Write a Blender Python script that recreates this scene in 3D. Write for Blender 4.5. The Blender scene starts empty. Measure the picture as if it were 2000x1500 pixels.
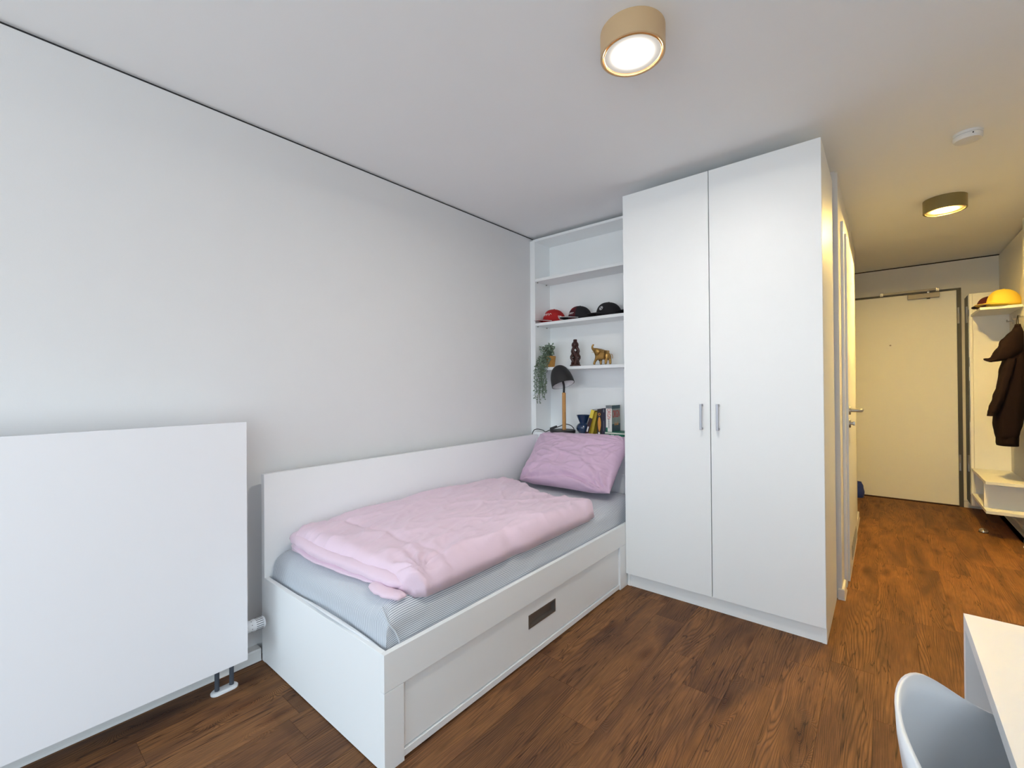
import bpy, bmesh, math, random
from mathutils import Vector, Matrix, noise

random.seed(7)
SC = bpy.context.scene
COL = SC.collection
PI = math.pi
R = math.radians

# ------------------------------------------------------------------ camera
cam_d = bpy.data.cameras.new('camera')
cam = bpy.data.objects.new('camera', cam_d)
COL.objects.link(cam)
cam_d.sensor_width = 36.0
cam_d.lens = 870.5129 / 2000.0 * 36.0
cam_d.clip_start = 0.02
_yaw, _pitch, _roll = -0.6948, 0.0048, -0.0082
_f = Vector((math.sin(_yaw) * math.cos(_pitch), math.cos(_yaw) * math.cos(_pitch), math.sin(_pitch)))
_r0 = Vector((math.cos(_yaw), -math.sin(_yaw), 0.0))
_u0 = _r0.cross(_f)
_r = _r0 * math.cos(_roll) + _u0 * math.sin(_roll)
_u = -_r0 * math.sin(_roll) + _u0 * math.cos(_roll)
cam.matrix_world = Matrix(((_r.x, _u.x, -_f.x, 2.2087), (_r.y, _u.y, -_f.y, 0.0), (_r.z, _u.z, -_f.z, 1.22), (0, 0, 0, 1)))
SC.camera = cam

# ------------------------------------------------------------------ view, sky
SC.view_settings.view_transform = 'Standard'
SC.view_settings.look = 'None'
SC.view_settings.gamma = 1.0
SC.view_settings.use_curve_mapping = False
SC.view_settings.exposure = 0.0
SKY = 5.4
world = bpy.data.worlds.new('sky')
SC.world = world
world.use_nodes = True
_nt = world.node_tree
_nt.nodes.clear()
_tc = _nt.nodes.new('ShaderNodeTexCoord')
_sep = _nt.nodes.new('ShaderNodeSeparateXYZ')
_ramp = _nt.nodes.new('ShaderNodeValToRGB')
_bg = _nt.nodes.new('ShaderNodeBackground')
_out = _nt.nodes.new('ShaderNodeOutputWorld')
_map = _nt.nodes.new('ShaderNodeMapRange')
_nt.links.new(_tc.outputs['Generated'], _sep.inputs[0])
_map.inputs['From Min'].default_value = -1
_map.inputs['From Max'].default_value = 1
_nt.links.new(_sep.outputs['Z'], _map.inputs['Value'])
_nt.links.new(_map.outputs[0], _ramp.inputs['Fac'])
_nt.links.new(_ramp.outputs['Color'], _bg.inputs['Color'])
_nt.links.new(_bg.outputs[0], _out.inputs[0])
_e = _ramp.color_ramp.elements
_e[0].position = 0.0
_e[0].color = (0.54, 0.58, 0.60, 1)
_e[1].position = 0.49
_e[1].color = (0.66, 0.72, 0.76, 1)
for _p, _c in ((0.515, (0.76, 0.90, 1.0, 1)), (1.0, (0.58, 0.79, 1.0, 1))):
    _x = _ramp.color_ramp.elements.new(_p)
    _x.color = _c
_bg.inputs['Strength'].default_value = SKY
# sky portal at the glazed opening behind the camera
_pl = bpy.data.lights.new('window_portal', 'AREA')
_pl.shape = 'RECTANGLE'
_pl.size = 2.76
_pl.size_y = 2.16
_pl.cycles.is_portal = True
_po = bpy.data.objects.new('window_portal', _pl)
_po.location = (1.5, -3.46, 1.13)
_po.rotation_euler = (R(90), 0, 0)
COL.objects.link(_po)
_pl2 = bpy.data.lights.new('window_portal', 'AREA')  # portal for the added, unseen fill opening in the right wall
_pl2.shape = 'RECTANGLE'
_pl2.size = 2.40
_pl2.size_y = 1.67
_pl2.cycles.is_portal = True
_po2 = bpy.data.objects.new('window_portal', _pl2)
_po2.location = (3.12, -1.6, 0.915)
_po2.rotation_euler = (R(90), 0, R(90))
COL.objects.link(_po2)
SC.cycles.use_denoising = True
SC.cycles.max_bounces = 12
SC.cycles.diffuse_bounces = 8
SC.cycles.glossy_bounces = 4
SC.cycles.sample_clamp_indirect = 6.0
LAMP_ROOM = 1650.0
LAMP_HALL = 7600.0

# ------------------------------------------------------------------ materials
def srgb(r, g, b):
    f = lambda c: (c / 12.92) if c <= 0.04045 else ((c + 0.055) / 1.055) ** 2.4
    return (f(r / 255.0), f(g / 255.0), f(b / 255.0), 1.0)


def mat(name, col, rough=0.5, metal=0.0, bump=0.0, bscale=200.0, vary=0.0, vscale=6.0, coat=0.0, sheen=0.0, spec=0.5):
    m = bpy.data.materials.new(name)
    m.use_nodes = True
    nt = m.node_tree
    b = nt.nodes['Principled BSDF']
    if len(col) == 3:
        col = (*col, 1)
    b.inputs['Base Color'].default_value = col
    b.inputs['Roughness'].default_value = rough
    b.inputs['Metallic'].default_value = metal
    b.inputs['Coat Weight'].default_value = coat
    b.inputs['Sheen Weight'].default_value = sheen
    b.inputs['Specular IOR Level'].default_value = spec
    tc = nt.nodes.new('ShaderNodeTexCoord')
    n = nt.nodes.new('ShaderNodeTexNoise')
    n.inputs['Scale'].default_value = vscale
    n.inputs['Detail'].default_value = 4
    nt.links.new(tc.outputs['Object'], n.inputs['Vector'])
    mx = nt.nodes.new('ShaderNodeMix')
    mx.data_type = 'RGBA'
    v = vary
    mx.inputs['A'].default_value = (col[0] * (1 - v), col[1] * (1 - v), col[2] * (1 - v), 1)
    mx.inputs['B'].default_value = (min(1, col[0] * (1 + v)), min(1, col[1] * (1 + v)), min(1, col[2] * (1 + v)), 1)
    nt.links.new(n.outputs['Fac'], mx.inputs['Factor'])
    nt.links.new(mx.outputs['Result'], b.inputs['Base Color'])
    if bump:
        n2 = nt.nodes.new('ShaderNodeTexNoise')
        n2.inputs['Scale'].default_value = bscale
        n2.inputs['Detail'].default_value = 3
        nt.links.new(tc.outputs['Object'], n2.inputs['Vector'])
        bp = nt.nodes.new('ShaderNodeBump')
        bp.inputs['Strength'].default_value = bump
        bp.inputs['Distance'].default_value = 0.002
        nt.links.new(n2.outputs['Fac'], bp.inputs['Height'])
        nt.links.new(bp.outputs[0], b.inputs['Normal'])
    return m


def emat(name, col, strength):
    m = bpy.data.materials.new(name)
    m.use_nodes = True
    nt = m.node_tree
    nt.nodes.clear()
    e = nt.nodes.new('ShaderNodeEmission')
    e.inputs['Color'].default_value = (*col, 1)
    e.inputs['Strength'].default_value = strength
    o = nt.nodes.new('ShaderNodeOutputMaterial')
    nt.links.new(e.outputs[0], o.inputs[0])
    return m


def glow(name, col, strength):
    """backlit lamp diffuser: the LED field behind it is brightest in the middle"""
    m = emat(name, col, strength)
    nt = m.node_tree
    e = [n for n in nt.nodes if n.type == 'EMISSION'][0]
    tc = nt.nodes.new('ShaderNodeTexCoord')
    mp = nt.nodes.new('ShaderNodeVectorMath'); mp.operation = 'MULTIPLY'; mp.inputs[1].default_value = (1, 1, 0)
    ln = nt.nodes.new('ShaderNodeVectorMath'); ln.operation = 'LENGTH'
    nt.links.new(tc.outputs['Object'], mp.inputs[0]); nt.links.new(mp.outputs[0], ln.inputs[0])
    fac = nt.nodes.new('ShaderNodeMath'); fac.operation = 'MULTIPLY'; fac.inputs[1].default_value = -150.0
    ex = nt.nodes.new('ShaderNodeMath'); ex.operation = 'EXPONENT'
    ml = nt.nodes.new('ShaderNodeMath'); ml.operation = 'MULTIPLY'; ml.inputs[1].default_value = strength
    ad = nt.nodes.new('ShaderNodeMath'); ad.operation = 'ADD'; ad.inputs[1].default_value = 0.55
    sh = nt.nodes.new('ShaderNodeMath'); sh.operation = 'SUBTRACT'; sh.inputs[1].default_value = 0.020
    mx = nt.nodes.new('ShaderNodeMath'); mx.operation = 'MAXIMUM'; mx.inputs[1].default_value = 0.0
    nt.links.new(ln.outputs['Value'], sh.inputs[0]); nt.links.new(sh.outputs[0], mx.inputs[0])
    nt.links.new(mx.outputs[0], fac.inputs[0]); nt.links.new(fac.outputs[0], ex.inputs[0])
    nt.links.new(ex.outputs[0], ml.inputs[0]); nt.links.new(ml.outputs[0], ad.inputs[0])
    nt.links.new(ad.outputs[0], e.inputs['Strength'])
    return m


def wood_floor():
    m = bpy.data.materials.new('vinyl_plank')
    m.use_nodes = True
    nt = m.node_tree
    N, L = nt.nodes, nt.links
    b = N['Principled BSDF']
    tc = N.new('ShaderNodeTexCoord')
    oi = N.new('ShaderNodeObjectInfo')
    off = N.new('ShaderNodeVectorMath'); off.operation = 'SCALE'
    cmb = N.new('ShaderNodeCombineXYZ')
    L.new(oi.outputs['Random'], cmb.inputs[0]); L.new(oi.outputs['Random'], cmb.inputs[1]); L.new(oi.outputs['Random'], cmb.inputs[2])
    L.new(cmb.outputs[0], off.inputs[0]); off.inputs['Scale'].default_value = 93.0
    add = N.new('ShaderNodeVectorMath'); add.operation = 'ADD'
    L.new(tc.outputs['Object'], add.inputs[0]); L.new(off.outputs[0], add.inputs[1])

    def mapping(sx, sy, src=add):
        mp = N.new('ShaderNodeMapping')
        mp.inputs['Scale'].default_value = (sx, sy, 1)
        L.new(src.outputs[0], mp.inputs['Vector'])
        return mp

    def ntex(mp, scale, detail=4, dist=0.0, rough=0.55):
        n = N.new('ShaderNodeTexNoise')
        n.inputs['Scale'].default_value = scale
        n.inputs['Detail'].default_value = detail
        n.inputs['Distortion'].default_value = dist
        n.inputs['Roughness'].default_value = rough
        L.new(mp.outputs[0], n.inputs['Vector'])
        return n

    def ramp(src, stops):
        r = N.new('ShaderNodeValToRGB')
        e = r.color_ramp.elements
        e[0].position, e[0].color = stops[0][0], stops[0][1]
        e[1].position, e[1].color = stops[-1][0], stops[-1][1]
        for p, c in stops[1:-1]:
            x = e.new(p); x.color = c
        L.new(src, r.inputs['Fac'])
        return r

    def mul(a, bb, fac=1.0):
        x = N.new('ShaderNodeMix'); x.data_type = 'RGBA'; x.blend_type = 'MULTIPLY'
        x.inputs['Factor'].default_value = fac
        L.new(a, x.inputs['A']); L.new(bb, x.inputs['B'])
        return x.outputs['Result']

    # knots: a voronoi cell centre bends the grain around itself
    kmap = mapping(3.6, 1.25)
    vor = N.new('ShaderNodeTexVoronoi'); vor.voronoi_dimensions = '2D'
    vor.inputs['Scale'].default_value = 1.0
    L.new(kmap.outputs[0], vor.inputs['Vector'])
    # growth rings: fine lines along the plank, bent by slow noise and around knots
    gm = mapping(1.0, 0.10)
    low = ntex(gm, 6.0, 2, 0.2)
    kn = N.new('ShaderNodeMapRange'); kn.interpolation_type = 'SMOOTHSTEP'
    kn.inputs['From Min'].default_value = 0.0; kn.inputs['From Max'].default_value = 0.22
    kn.inputs['To Min'].default_value = 0.16; kn.inputs['To Max'].default_value = 0.0
    L.new(vor.outputs['Distance'], kn.inputs['Value'])
    sx = N.new('ShaderNodeSeparateXYZ'); L.new(add.outputs[0], sx.inputs[0])
    lm = N.new('ShaderNodeMath'); lm.operation = 'MULTIPLY'; lm.inputs[1].default_value = 0.26
    L.new(low.outputs['Fac'], lm.inputs[0])
    s0 = N.new('ShaderNodeMath'); s0.operation = 'ADD'
    L.new(sx.outputs[0], s0.inputs[0]); L.new(lm.outputs[0], s0.inputs[1])
    s1 = N.new('ShaderNodeMath'); s1.operation = 'ADD'
    L.new(s0.outputs[0], s1.inputs[0]); L.new(kn.outputs[0], s1.inputs[1])
    sc = N.new('ShaderNodeMath'); sc.operation = 'MULTIPLY'; sc.inputs[1].default_value = 2 * PI / 0.0085
    L.new(s1.outputs[0], sc.inputs[0])
    jit = ntex(mapping(1.0, 0.08), 60.0, 2)
    jm = N.new('ShaderNodeMath'); jm.operation = 'MULTIPLY'; jm.inputs[1].default_value = 5.0
    L.new(jit.outputs['Fac'], jm.inputs[0])
    s2 = N.new('ShaderNodeMath'); s2.operation = 'ADD'
    L.new(sc.outputs[0], s2.inputs[0]); L.new(jm.outputs[0], s2.inputs[1])
    sn = N.new('ShaderNodeMath'); sn.operation = 'SINE'
    L.new(s2.outputs[0], sn.inputs[0])
    sn01 = N.new('ShaderNodeMapRange'); sn01.inputs['From Min'].default_value = -1
    L.new(sn.outputs[0], sn01.inputs['Value'])
    rings = ramp(sn01.outputs[0], [(0.0, (0.52, 0.47, 0.43, 1)), (0.22, (0.84, 0.82, 0.80, 1)), (0.6, (1, 1, 1, 1)), (1.0, (1.14, 1.12, 1.06, 1))])
    rgate = ntex(mapping(1.0, 0.22), 6.0, 2)
    rg = ramp(rgate.outputs['Fac'], [(0.36, (.12, .12, .12, 1)), (0.62, (1, 1, 1, 1))])
    # fine fibres
    fib = ntex(mapping(1.0, 0.035), 240.0, 3, 0.0)
    fibr = ramp(fib.outputs['Fac'], [(0.3, (0.58, 0.54, 0.50, 1)), (0.7, (1.18, 1.18, 1.16, 1))])
    # big smoky patches of tone
    pat = ntex(mapping(1.0, 0.24), 7.0, 4, 0.6)
    base = ramp(pat.outputs['Fac'], [(0.28, srgb(90, 60, 43)), (0.44, srgb(117, 80, 52)), (0.58, srgb(138, 96, 59)), (0.74, srgb(114, 77, 52))])
    # sparse long dark cracks
    crk = ntex(mapping(1.0, 0.06), 34.0, 2, 0.3)
    ca = N.new('ShaderNodeMath'); ca.operation = 'SUBTRACT'; ca.inputs[1].default_value = 0.5
    L.new(crk.outputs['Fac'], ca.inputs[0])
    cb = N.new('ShaderNodeMath'); cb.operation = 'ABSOLUTE'
    L.new(ca.outputs[0], cb.inputs[0])
    gate = ntex(mapping(1.0, 0.2), 9.0, 2)
    gr = ramp(gate.outputs['Fac'], [(0.46, (0, 0, 0, 1)), (0.54, (1, 1, 1, 1))])
    cr = ramp(cb.outputs[0], [(0.0, (0.26, 0.20, 0.18, 1)), (0.012, (.8, .78, .76, 1)), (0.02, (1, 1, 1, 1))])
    # knot centre darkening
    kd = ramp(vor.outputs['Distance'], [(0.0, (0.34, 0.24, 0.2, 1)), (0.045, (0.6, 0.5, 0.45, 1)), (0.12, (1, 1, 1, 1))])
    xr = N.new('ShaderNodeMix'); xr.data_type = 'RGBA'; xr.blend_type = 'MULTIPLY'
    L.new(rg.outputs[0], xr.inputs['Factor']); L.new(base.outputs[0], xr.inputs['A']); L.new(rings.outputs[0], xr.inputs['B'])
    c = xr.outputs['Result']
    c = mul(c, fibr.outputs[0], 0.8)
    x = N.new('ShaderNodeMix'); x.data_type = 'RGBA'; x.blend_type = 'MULTIPLY'
    L.new(gr.outputs[0], x.inputs['Factor']); L.new(c, x.inputs['A']); L.new(cr.outputs[0], x.inputs['B'])
    c = mul(x.outputs['Result'], kd.outputs[0], 0.8)
    hs = N.new('ShaderNodeHueSaturation')
    mr = N.new('ShaderNodeMapRange')
    mr.inputs['To Min'].default_value = 0.90; mr.inputs['To Max'].default_value = 1.05
    L.new(oi.outputs['Random'], mr.inputs['Value'])
    L.new(mr.outputs[0], hs.inputs['Value'])
    hs.inputs['Saturation'].default_value = 1.0
    L.new(c, hs.inputs['Color'])
    L.new(hs.outputs[0], b.inputs['Base Color'])
    rr = N.new('ShaderNodeMapRange')
    rr.inputs['To Min'].default_value = 0.50; rr.inputs['To Max'].default_value = 0.68
    L.new(fib.outputs['Fac'], rr.inputs['Value'])
    L.new(rr.outputs[0], b.inputs['Roughness'])
    b.inputs['Specular IOR Level'].default_value = 0.28
    bp = N.new('ShaderNodeBump'); bp.inputs['Strength'].default_value = 0.35; bp.inputs['Distance'].default_value = 0.0012
    hm = N.new('ShaderNodeMath'); hm.operation = 'ADD'
    L.new(fib.outputs['Fac'], hm.inputs[0]); L.new(sn.outputs[0], hm.inputs[1])
    L.new(hm.outputs[0], bp.inputs['Height'])
    L.new(bp.outputs[0], b.inputs['Normal'])
    return m


def stripe_sheet():
    m = bpy.data.materials.new('striped_sheet')
    m.use_nodes = True
    nt = m.node_tree
    N, L = nt.nodes, nt.links
    b = N['Principled BSDF']
    b.inputs['Roughness'].default_value = 0.85
    b.inputs['Sheen Weight'].default_value = 0.2
    uv = N.new('ShaderNodeUVMap'); uv.uv_map = 'UVMap'
    sp = N.new('ShaderNodeSeparateXYZ')
    L.new(uv.outputs[0], sp.inputs[0])
    ml = N.new('ShaderNodeMath'); ml.operation = 'MULTIPLY'; ml.inputs[1].default_value = 2 * PI / 0.0066
    L.new(sp.outputs[0], ml.inputs[0])
    sn = N.new('ShaderNodeMath'); sn.operation = 'SINE'
    L.new(ml.outputs[0], sn.inputs[0])
    r = N.new('ShaderNodeValToRGB')
    e = r.color_ramp.elements
    e[0].position, e[0].color = 0.35, srgb(150, 158, 170)
    e[1].position, e[1].color = 0.65, srgb(226, 230, 234)
    mr = N.new('ShaderNodeMapRange'); mr.inputs['From Min'].default_value = -1
    L.new(sn.outputs[0], mr.inputs['Value'])
    L.new(mr.outputs[0], r.inputs['Fac'])
    L.new(r.outputs[0], b.inputs['Base Color'])
    return m


M = {}
M['wall'] = mat('wall_paint', srgb(225, 226, 227), 0.85, bump=0.12, bscale=260, vary=0.01, spec=0.25)
M['ceil'] = mat('ceiling_paint', srgb(243, 245, 246), 0.9, bump=0.06, bscale=200, vary=0.008, spec=0.2)
M['lacquer'] = mat('white_lacquer', srgb(242, 245, 247), 0.34, vary=0.006, spec=0.45)
M['matte'] = mat('white_laminate', srgb(242, 245, 246), 0.42, vary=0.006, bump=0.03, bscale=600)
M['rad'] = mat('radiator_enamel', srgb(238, 239, 243), 0.32, vary=0.004)
M['base'] = mat('baseboard_white', srgb(226, 226, 224), 0.5)
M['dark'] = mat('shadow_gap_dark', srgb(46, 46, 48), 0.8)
M['frame'] = mat('frame_anthracite', srgb(66, 68, 70), 0.5)
M['steel'] = mat('brushed_steel', srgb(178, 176, 172), 0.32, metal=1.0, vary=0.05, vscale=40)
M['chrome'] = mat('polished_steel', srgb(205, 203, 200), 0.15, metal=1.0)
M['handle'] = mat('satin_handle', srgb(170, 170, 176), 0.38, metal=0.9)
M['recess'] = mat('recess_steel', srgb(140, 132, 126), 0.4, metal=0.8)
M['floor'] = wood_floor()
M['sub'] = mat('subfloor', srgb(50, 36, 28), 0.9)
M['sheet'] = stripe_sheet()
M['pink'] = mat('lilac_pink_cotton', srgb(230, 206, 221), 0.9, vary=0.02, vscale=9, bump=0.25, bscale=420, sheen=0.25)
M['pink2'] = mat('mauve_pillowcase', srgb(210, 180, 203), 0.9, vary=0.035, vscale=9, bump=0.25, bscale=420, sheen=0.25)
M['bronze'] = mat('bronze_lamp_metal', srgb(110, 104, 78), 0.42, metal=0.2, vary=0.03)
M['tan'] = mat('glare_paled_lamp_metal', srgb(206, 178, 138), 0.45, metal=0.15)  # veiling glare painted into the housing colour, paler than the hall lamp's bronze
M['reflector'] = mat('champagne_reflector', srgb(190, 158, 112), 0.35, metal=0.6)
M['plastic'] = mat('white_plastic', srgb(226, 229, 232), 0.4)
M['black'] = mat('matt_black_metal', srgb(28, 27, 28), 0.5)
M['blackcord'] = mat('black_cord', srgb(18, 18, 20), 0.6)
M['shade_in'] = mat('shade_white_inside', srgb(232, 230, 232), 0.5)
M['oak'] = mat('oak_stem', srgb(190, 140, 78), 0.5, vary=0.15, vscale=60)
M['pot'] = mat('straw_pot', srgb(186, 136, 66), 0.7, vary=0.18, vscale=60, bump=0.5, bscale=300)
M['leaf'] = mat('grey_green_leaf', srgb(122, 140, 120), 0.6, vary=0.3, vscale=30)
M['stem'] = mat('plant_stem', srgb(84, 96, 66), 0.7)
M['statue'] = mat('dark_carved_wood', srgb(58, 26, 20), 0.3, vary=0.3, vscale=40, bump=0.4, bscale=120)
M['gold'] = mat('antique_gold', srgb(176, 138, 78), 0.34, metal=0.85, vary=0.22, vscale=60, bump=0.4, bscale=160)
M['ivory'] = mat('ivory_tusk', srgb(225, 205, 170), 0.4)
M['vase'] = mat('glazed_blue_ceramic', srgb(30, 52, 84), 0.12, vary=0.25, vscale=40, coat=0.5)
M['capred'] = mat('red_cotton_twill', srgb(168, 24, 26), 0.85, vary=0.05)
M['capblack'] = mat('black_cotton_twill', srgb(24, 22, 26), 0.85, vary=0.1)
M['capmaroon'] = mat('maroon_twill', srgb(74, 16, 26), 0.85, vary=0.1)
M['capyellow'] = mat('yellow_twill', srgb(255, 220, 84), 0.8, vary=0.03)
M['print'] = mat('white_thread', srgb(232, 232, 232), 0.8)
M['brown'] = mat('dark_brown_fleece', srgb(22, 13, 16), 0.95, vary=0.15, vscale=14, bump=0.5, bscale=160, sheen=0.0, spec=0.15)
M['brownrib'] = mat('dark_brown_rib', srgb(18, 10, 13), 0.95, spec=0.15, vary=0.15, vscale=40)
M['blue'] = mat('blue_bag', srgb(26, 54, 140), 0.55, vary=0.1)
M['paper'] = mat('paper_edges', srgb(228, 224, 212), 0.9, vary=0.03, vscale=80)
M['bk_black'] = mat('book_black', srgb(34, 26, 30), 0.4, vary=0.08)
M['bk_navy'] = mat('book_navy', srgb(30, 30, 52), 0.4, vary=0.08)
M['bk_olive'] = mat('book_olive_yellow', srgb(172, 150, 44), 0.45, vary=0.25, vscale=25)
M['bk_maroon'] = mat('book_dark_maroon', srgb(52, 26, 34), 0.4, vary=0.08)
M['bk_yellow'] = mat('book_yellow', srgb(222, 200, 70), 0.45)
M['bk_green'] = mat('book_green', srgb(12, 104, 78), 0.4)
M['bk_white'] = mat('book_white', srgb(222, 222, 216), 0.45)
M['bk_red'] = mat('book_red_ink', srgb(186, 40, 36), 0.5)
M['bk_grey'] = mat('book_grey_ink', srgb(110, 116, 120), 0.6)
M['bk_gold'] = mat('book_gold_art', srgb(206, 140, 50), 0.45, vary=0.3, vscale=40)
M['bk_teal'] = mat('book_misty_cover', srgb(140, 150, 138), 0.45, vary=0.35, vscale=18)
M['bk_forest'] = mat('book_forest_cover', srgb(44, 74, 76), 0.45, vary=0.35, vscale=30)
M['desk'] = mat('desk_laminate', srgb(228, 230, 231), 0.45, vary=0.006)
M['closer'] = mat('silver_paint', srgb(176, 172, 164), 0.55, metal=0.2)
M['chair'] = mat('pale_grey_blue_shell', srgb(236, 243, 250), 0.3, spec=0.5)
M['mirror'] = mat('mirror_glass', (0.92, 0.93, 0.92), 0.02, metal=1.0)
M['copper'] = mat('copper_fitting', srgb(150, 104, 78), 0.35, metal=0.9)
M['pipe'] = mat('grey_pipe_sleeve', srgb(70, 76, 86), 0.55)
M['wlamp_off'] = mat('lens_frost', srgb(240, 225, 190), 0.5)
M['emit_room'] = glow('lamp_glow_room', (1.0, 0.93, 0.84), LAMP_ROOM)
M['emit_hall'] = glow('lamp_glow_hall', (1.0, 0.645, 0.165), LAMP_HALL)

# ------------------------------------------------------------------ helpers
WM = {}


def link(o, parent=None):
    COL.objects.link(o)
    if parent is not None:
        o.parent = parent
    WM[o.name] = WM[parent.name] @ o.matrix_basis if parent is not None else o.matrix_basis.copy()
    return o


def tag(o, label=None, cat=None, group=None, kind=None):
    if label: o['label'] = label
    if cat: o['category'] = cat
    if group: o['group'] = group
    if kind: o['kind'] = kind
    return o


def thing(name, label, cat, loc=(0, 0, 0), rz=0.0, group=None, rot=None):
    o = bpy.data.objects.new(name, None)
    o.empty_display_size = 0.05
    o.location = loc
    o.rotation_euler = rot if rot else (0, 0, rz)
    o.matrix_basis = Matrix.LocRotScale(Vector(loc), o.rotation_euler, None)
    link(o)
    return tag(o, label, cat, group)


def obj(name, bm, m, parent=None, local=False, smooth=False, kind=None, label=None, sub=0):
    """one mesh object; geometry is in world space unless local"""
    if parent is not None and not local:
        bm.transform(WM[parent.name].inverted())
    bmesh.ops.recalc_face_normals(bm, faces=bm.faces[:])
    me = bpy.data.meshes.new(name)
    bm.to_mesh(me)
    bm.free()
    ms = m if isinstance(m, (list, tuple)) else [m]
    for x in ms:
        me.materials.append(x)
    if smooth:
        me.polygons.foreach_set('use_smooth', [True] * len(me.polygons))
        if smooth == 'auto':
            me.set_sharp_from_angle(angle=R(38))
    o = bpy.data.objects.new(name, me)
    link(o, parent)
    if sub:
        md = o.modifiers.new('subdivision', 'SUBSURF')
        md.levels = sub
        md.render_levels = sub
    if kind: o['kind'] = kind
    if label: o['label'] = label
    return o


def NB():
    return bmesh.new()


def box(bm, x0, x1, y0, y1, z0, z1, bev=0.0, mi=0, mtx=None):
    r = bmesh.ops.create_cube(bm, size=1.0)
    vs = r['verts']
    for v in vs:
        v.co = Vector((x0 + (v.co.x + .5) * (x1 - x0), y0 + (v.co.y + .5) * (y1 - y0), z0 + (v.co.z + .5) * (z1 - z0)))
    fs = set(f for v in vs for f in v.link_faces)
    if bev:
        es = list(set(e for v in vs for e in v.link_edges))
        rr = bmesh.ops.bevel(bm, geom=es, offset=bev, segments=2, affect='EDGES', profile=0.6)
        fs = set(rr['faces']) | set(f for f in fs if f.is_valid)
        vs = list(set(v for f in fs for v in f.verts))
        fs = set(f for v in vs for f in v.link_faces)
    for f in fs:
        f.material_index = mi
    if mtx is not None:
        for v in vs:
            v.co = mtx @ v.co
    return vs


def B(x0, x1, y0, y1, z0, z1, bev=0.0):
    bm = NB()
    box(bm, x0, x1, y0, y1, z0, z1, bev)
    return bm


def lathe(bm, prof, c=(0, 0, 0), n=40, mtx=None, mi=0, rfun=None):
    """prof: list of (r, z); closed where r == 0"""
    rings = []
    new = []
    for (r, z) in prof:
        if r < 1e-6:
            v = bm.verts.new((c[0], c[1], c[2] + z)); rings.append([v]); new.append(v)
        else:
            ring = []
            for k in range(n):
                a = 2 * PI * k / n
                q = r * (rfun(a, z) if rfun else 1.0)
                v = bm.verts.new((c[0] + q * math.cos(a), c[1] + q * math.sin(a), c[2] + z))
                ring.append(v); new.append(v)
            rings.append(ring)
    for a, b in zip(rings, rings[1:]):
        if len(a) == 1 and len(b) == 1: continue
        for k in range(n):
            k2 = (k + 1) % n
            if len(a) == 1: f = bm.faces.new((a[0], b[k], b[k2]))
            elif len(b) == 1: f = bm.faces.new((a[k], a[k2], b[0]))
            else: f = bm.faces.new((a[k], a[k2], b[k2], b[k]))
            f.material_index = mi
    if mtx is not None:
        for v in new: v.co = mtx @ v.co
    return new


def tube(bm, pts, rad, n=10, cap=True, mi=0, flat=1.0):
    pts = [Vector(p) for p in pts]
    rings = []
    up = Vector((0, 0, 1))
    prev = None
    for i, p in enumerate(pts):
        t = (pts[min(i + 1, len(pts) - 1)] - pts[max(i - 1, 0)]).normalized()
        if prev is None:
            a = up if abs(t.z) < 0.9 else Vector((1, 0, 0))
            u = t.cross(a).normalized()
        else:
            u = (prev - t * prev.dot(t)).normalized()
        prev = u
        w = t.cross(u)
        r = rad[i] if isinstance(rad, (list, tuple)) else rad
        rings.append([bm.verts.new(p + (u * math.cos(2 * PI * k / n) + w * math.sin(2 * PI * k / n) * flat) * r) for k in range(n)])
    for a, b in zip(rings, rings[1:]):
        for k in range(n):
            f = bm.faces.new((a[k], a[(k + 1) % n], b[(k + 1) % n], b[k])); f.material_index = mi
    if cap:
        for rg in (rings[0], rings[-1]):
            f = bm.faces.new(rg); f.material_index = mi
    return rings


def smooth_path(pts, n=6):
    """catmull-rom through pts"""
    P = [Vector(p) for p in pts]
    P = [P[0] * 2 - P[1]] + P + [P[-1] * 2 - P[-2]]
    out = []
    for i in range(1, len(P) - 2):
        for k in range(n):
            t = k / n
            a, b, c, d = P[i - 1], P[i], P[i + 1], P[i + 2]
            out.append(0.5 * ((2 * b) + (c - a) * t + (2 * a - 5 * b + 4 * c - d) * t * t + (3 * b - a - 3 * c + d) * t ** 3))
    out.append(P[-2])
    return out


def interp(xs, ys, x):
    if x <= xs[0]: return ys[0]
    for a, b, p, q in zip(xs, xs[1:], ys, ys[1:]):
        if x <= b:
            t = (x - a) / (b - a); t = t * t * (3 - 2 * t)
            return p + (q - p) * t
    return ys[-1]


def text(name, s, size, m, parent, mtx, sx=1.0, sy=1.0, ext=0.0003):
    c = bpy.data.curves.new(name, 'FONT')
    c.body = s
    c.size = size
    c.align_x = 'CENTER'; c.align_y = 'CENTER'
    c.extrude = ext
    c.materials.append(m)
    o = bpy.data.objects.new(name, c)
    mm = mtx @ Matrix.Diagonal((sx, sy, 1, 1))
    mm_t = WM[parent.name].inverted() @ mm
    COL.objects.link(o)
    me = bpy.data.meshes.new_from_object(o)
    me.transform(mm_t)
    bpy.data.objects.remove(o)
    me.materials.clear(); me.materials.append(m)
    o = bpy.data.objects.new(name, me)
    link(o, parent)
    return o


def struct(name, bm, m, parent=None, **k):
    o = obj(name, bm, m, parent, **k)
    if parent is None: o['kind'] = 'structure'
    return o


H = 2.434
WT = 2.421   # wall top, shadow gap above
Y_REAR = 3.13
Y_END = 6.19

# ------------------------------------------------------------------ setting: shell
fl = struct('floor', B(-0.15, 3.2, -3.55, 6.35, -0.12, -0.005), M['sub'])
PW, PLEN = 0.1503, 0.92
_cache = {}


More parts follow.
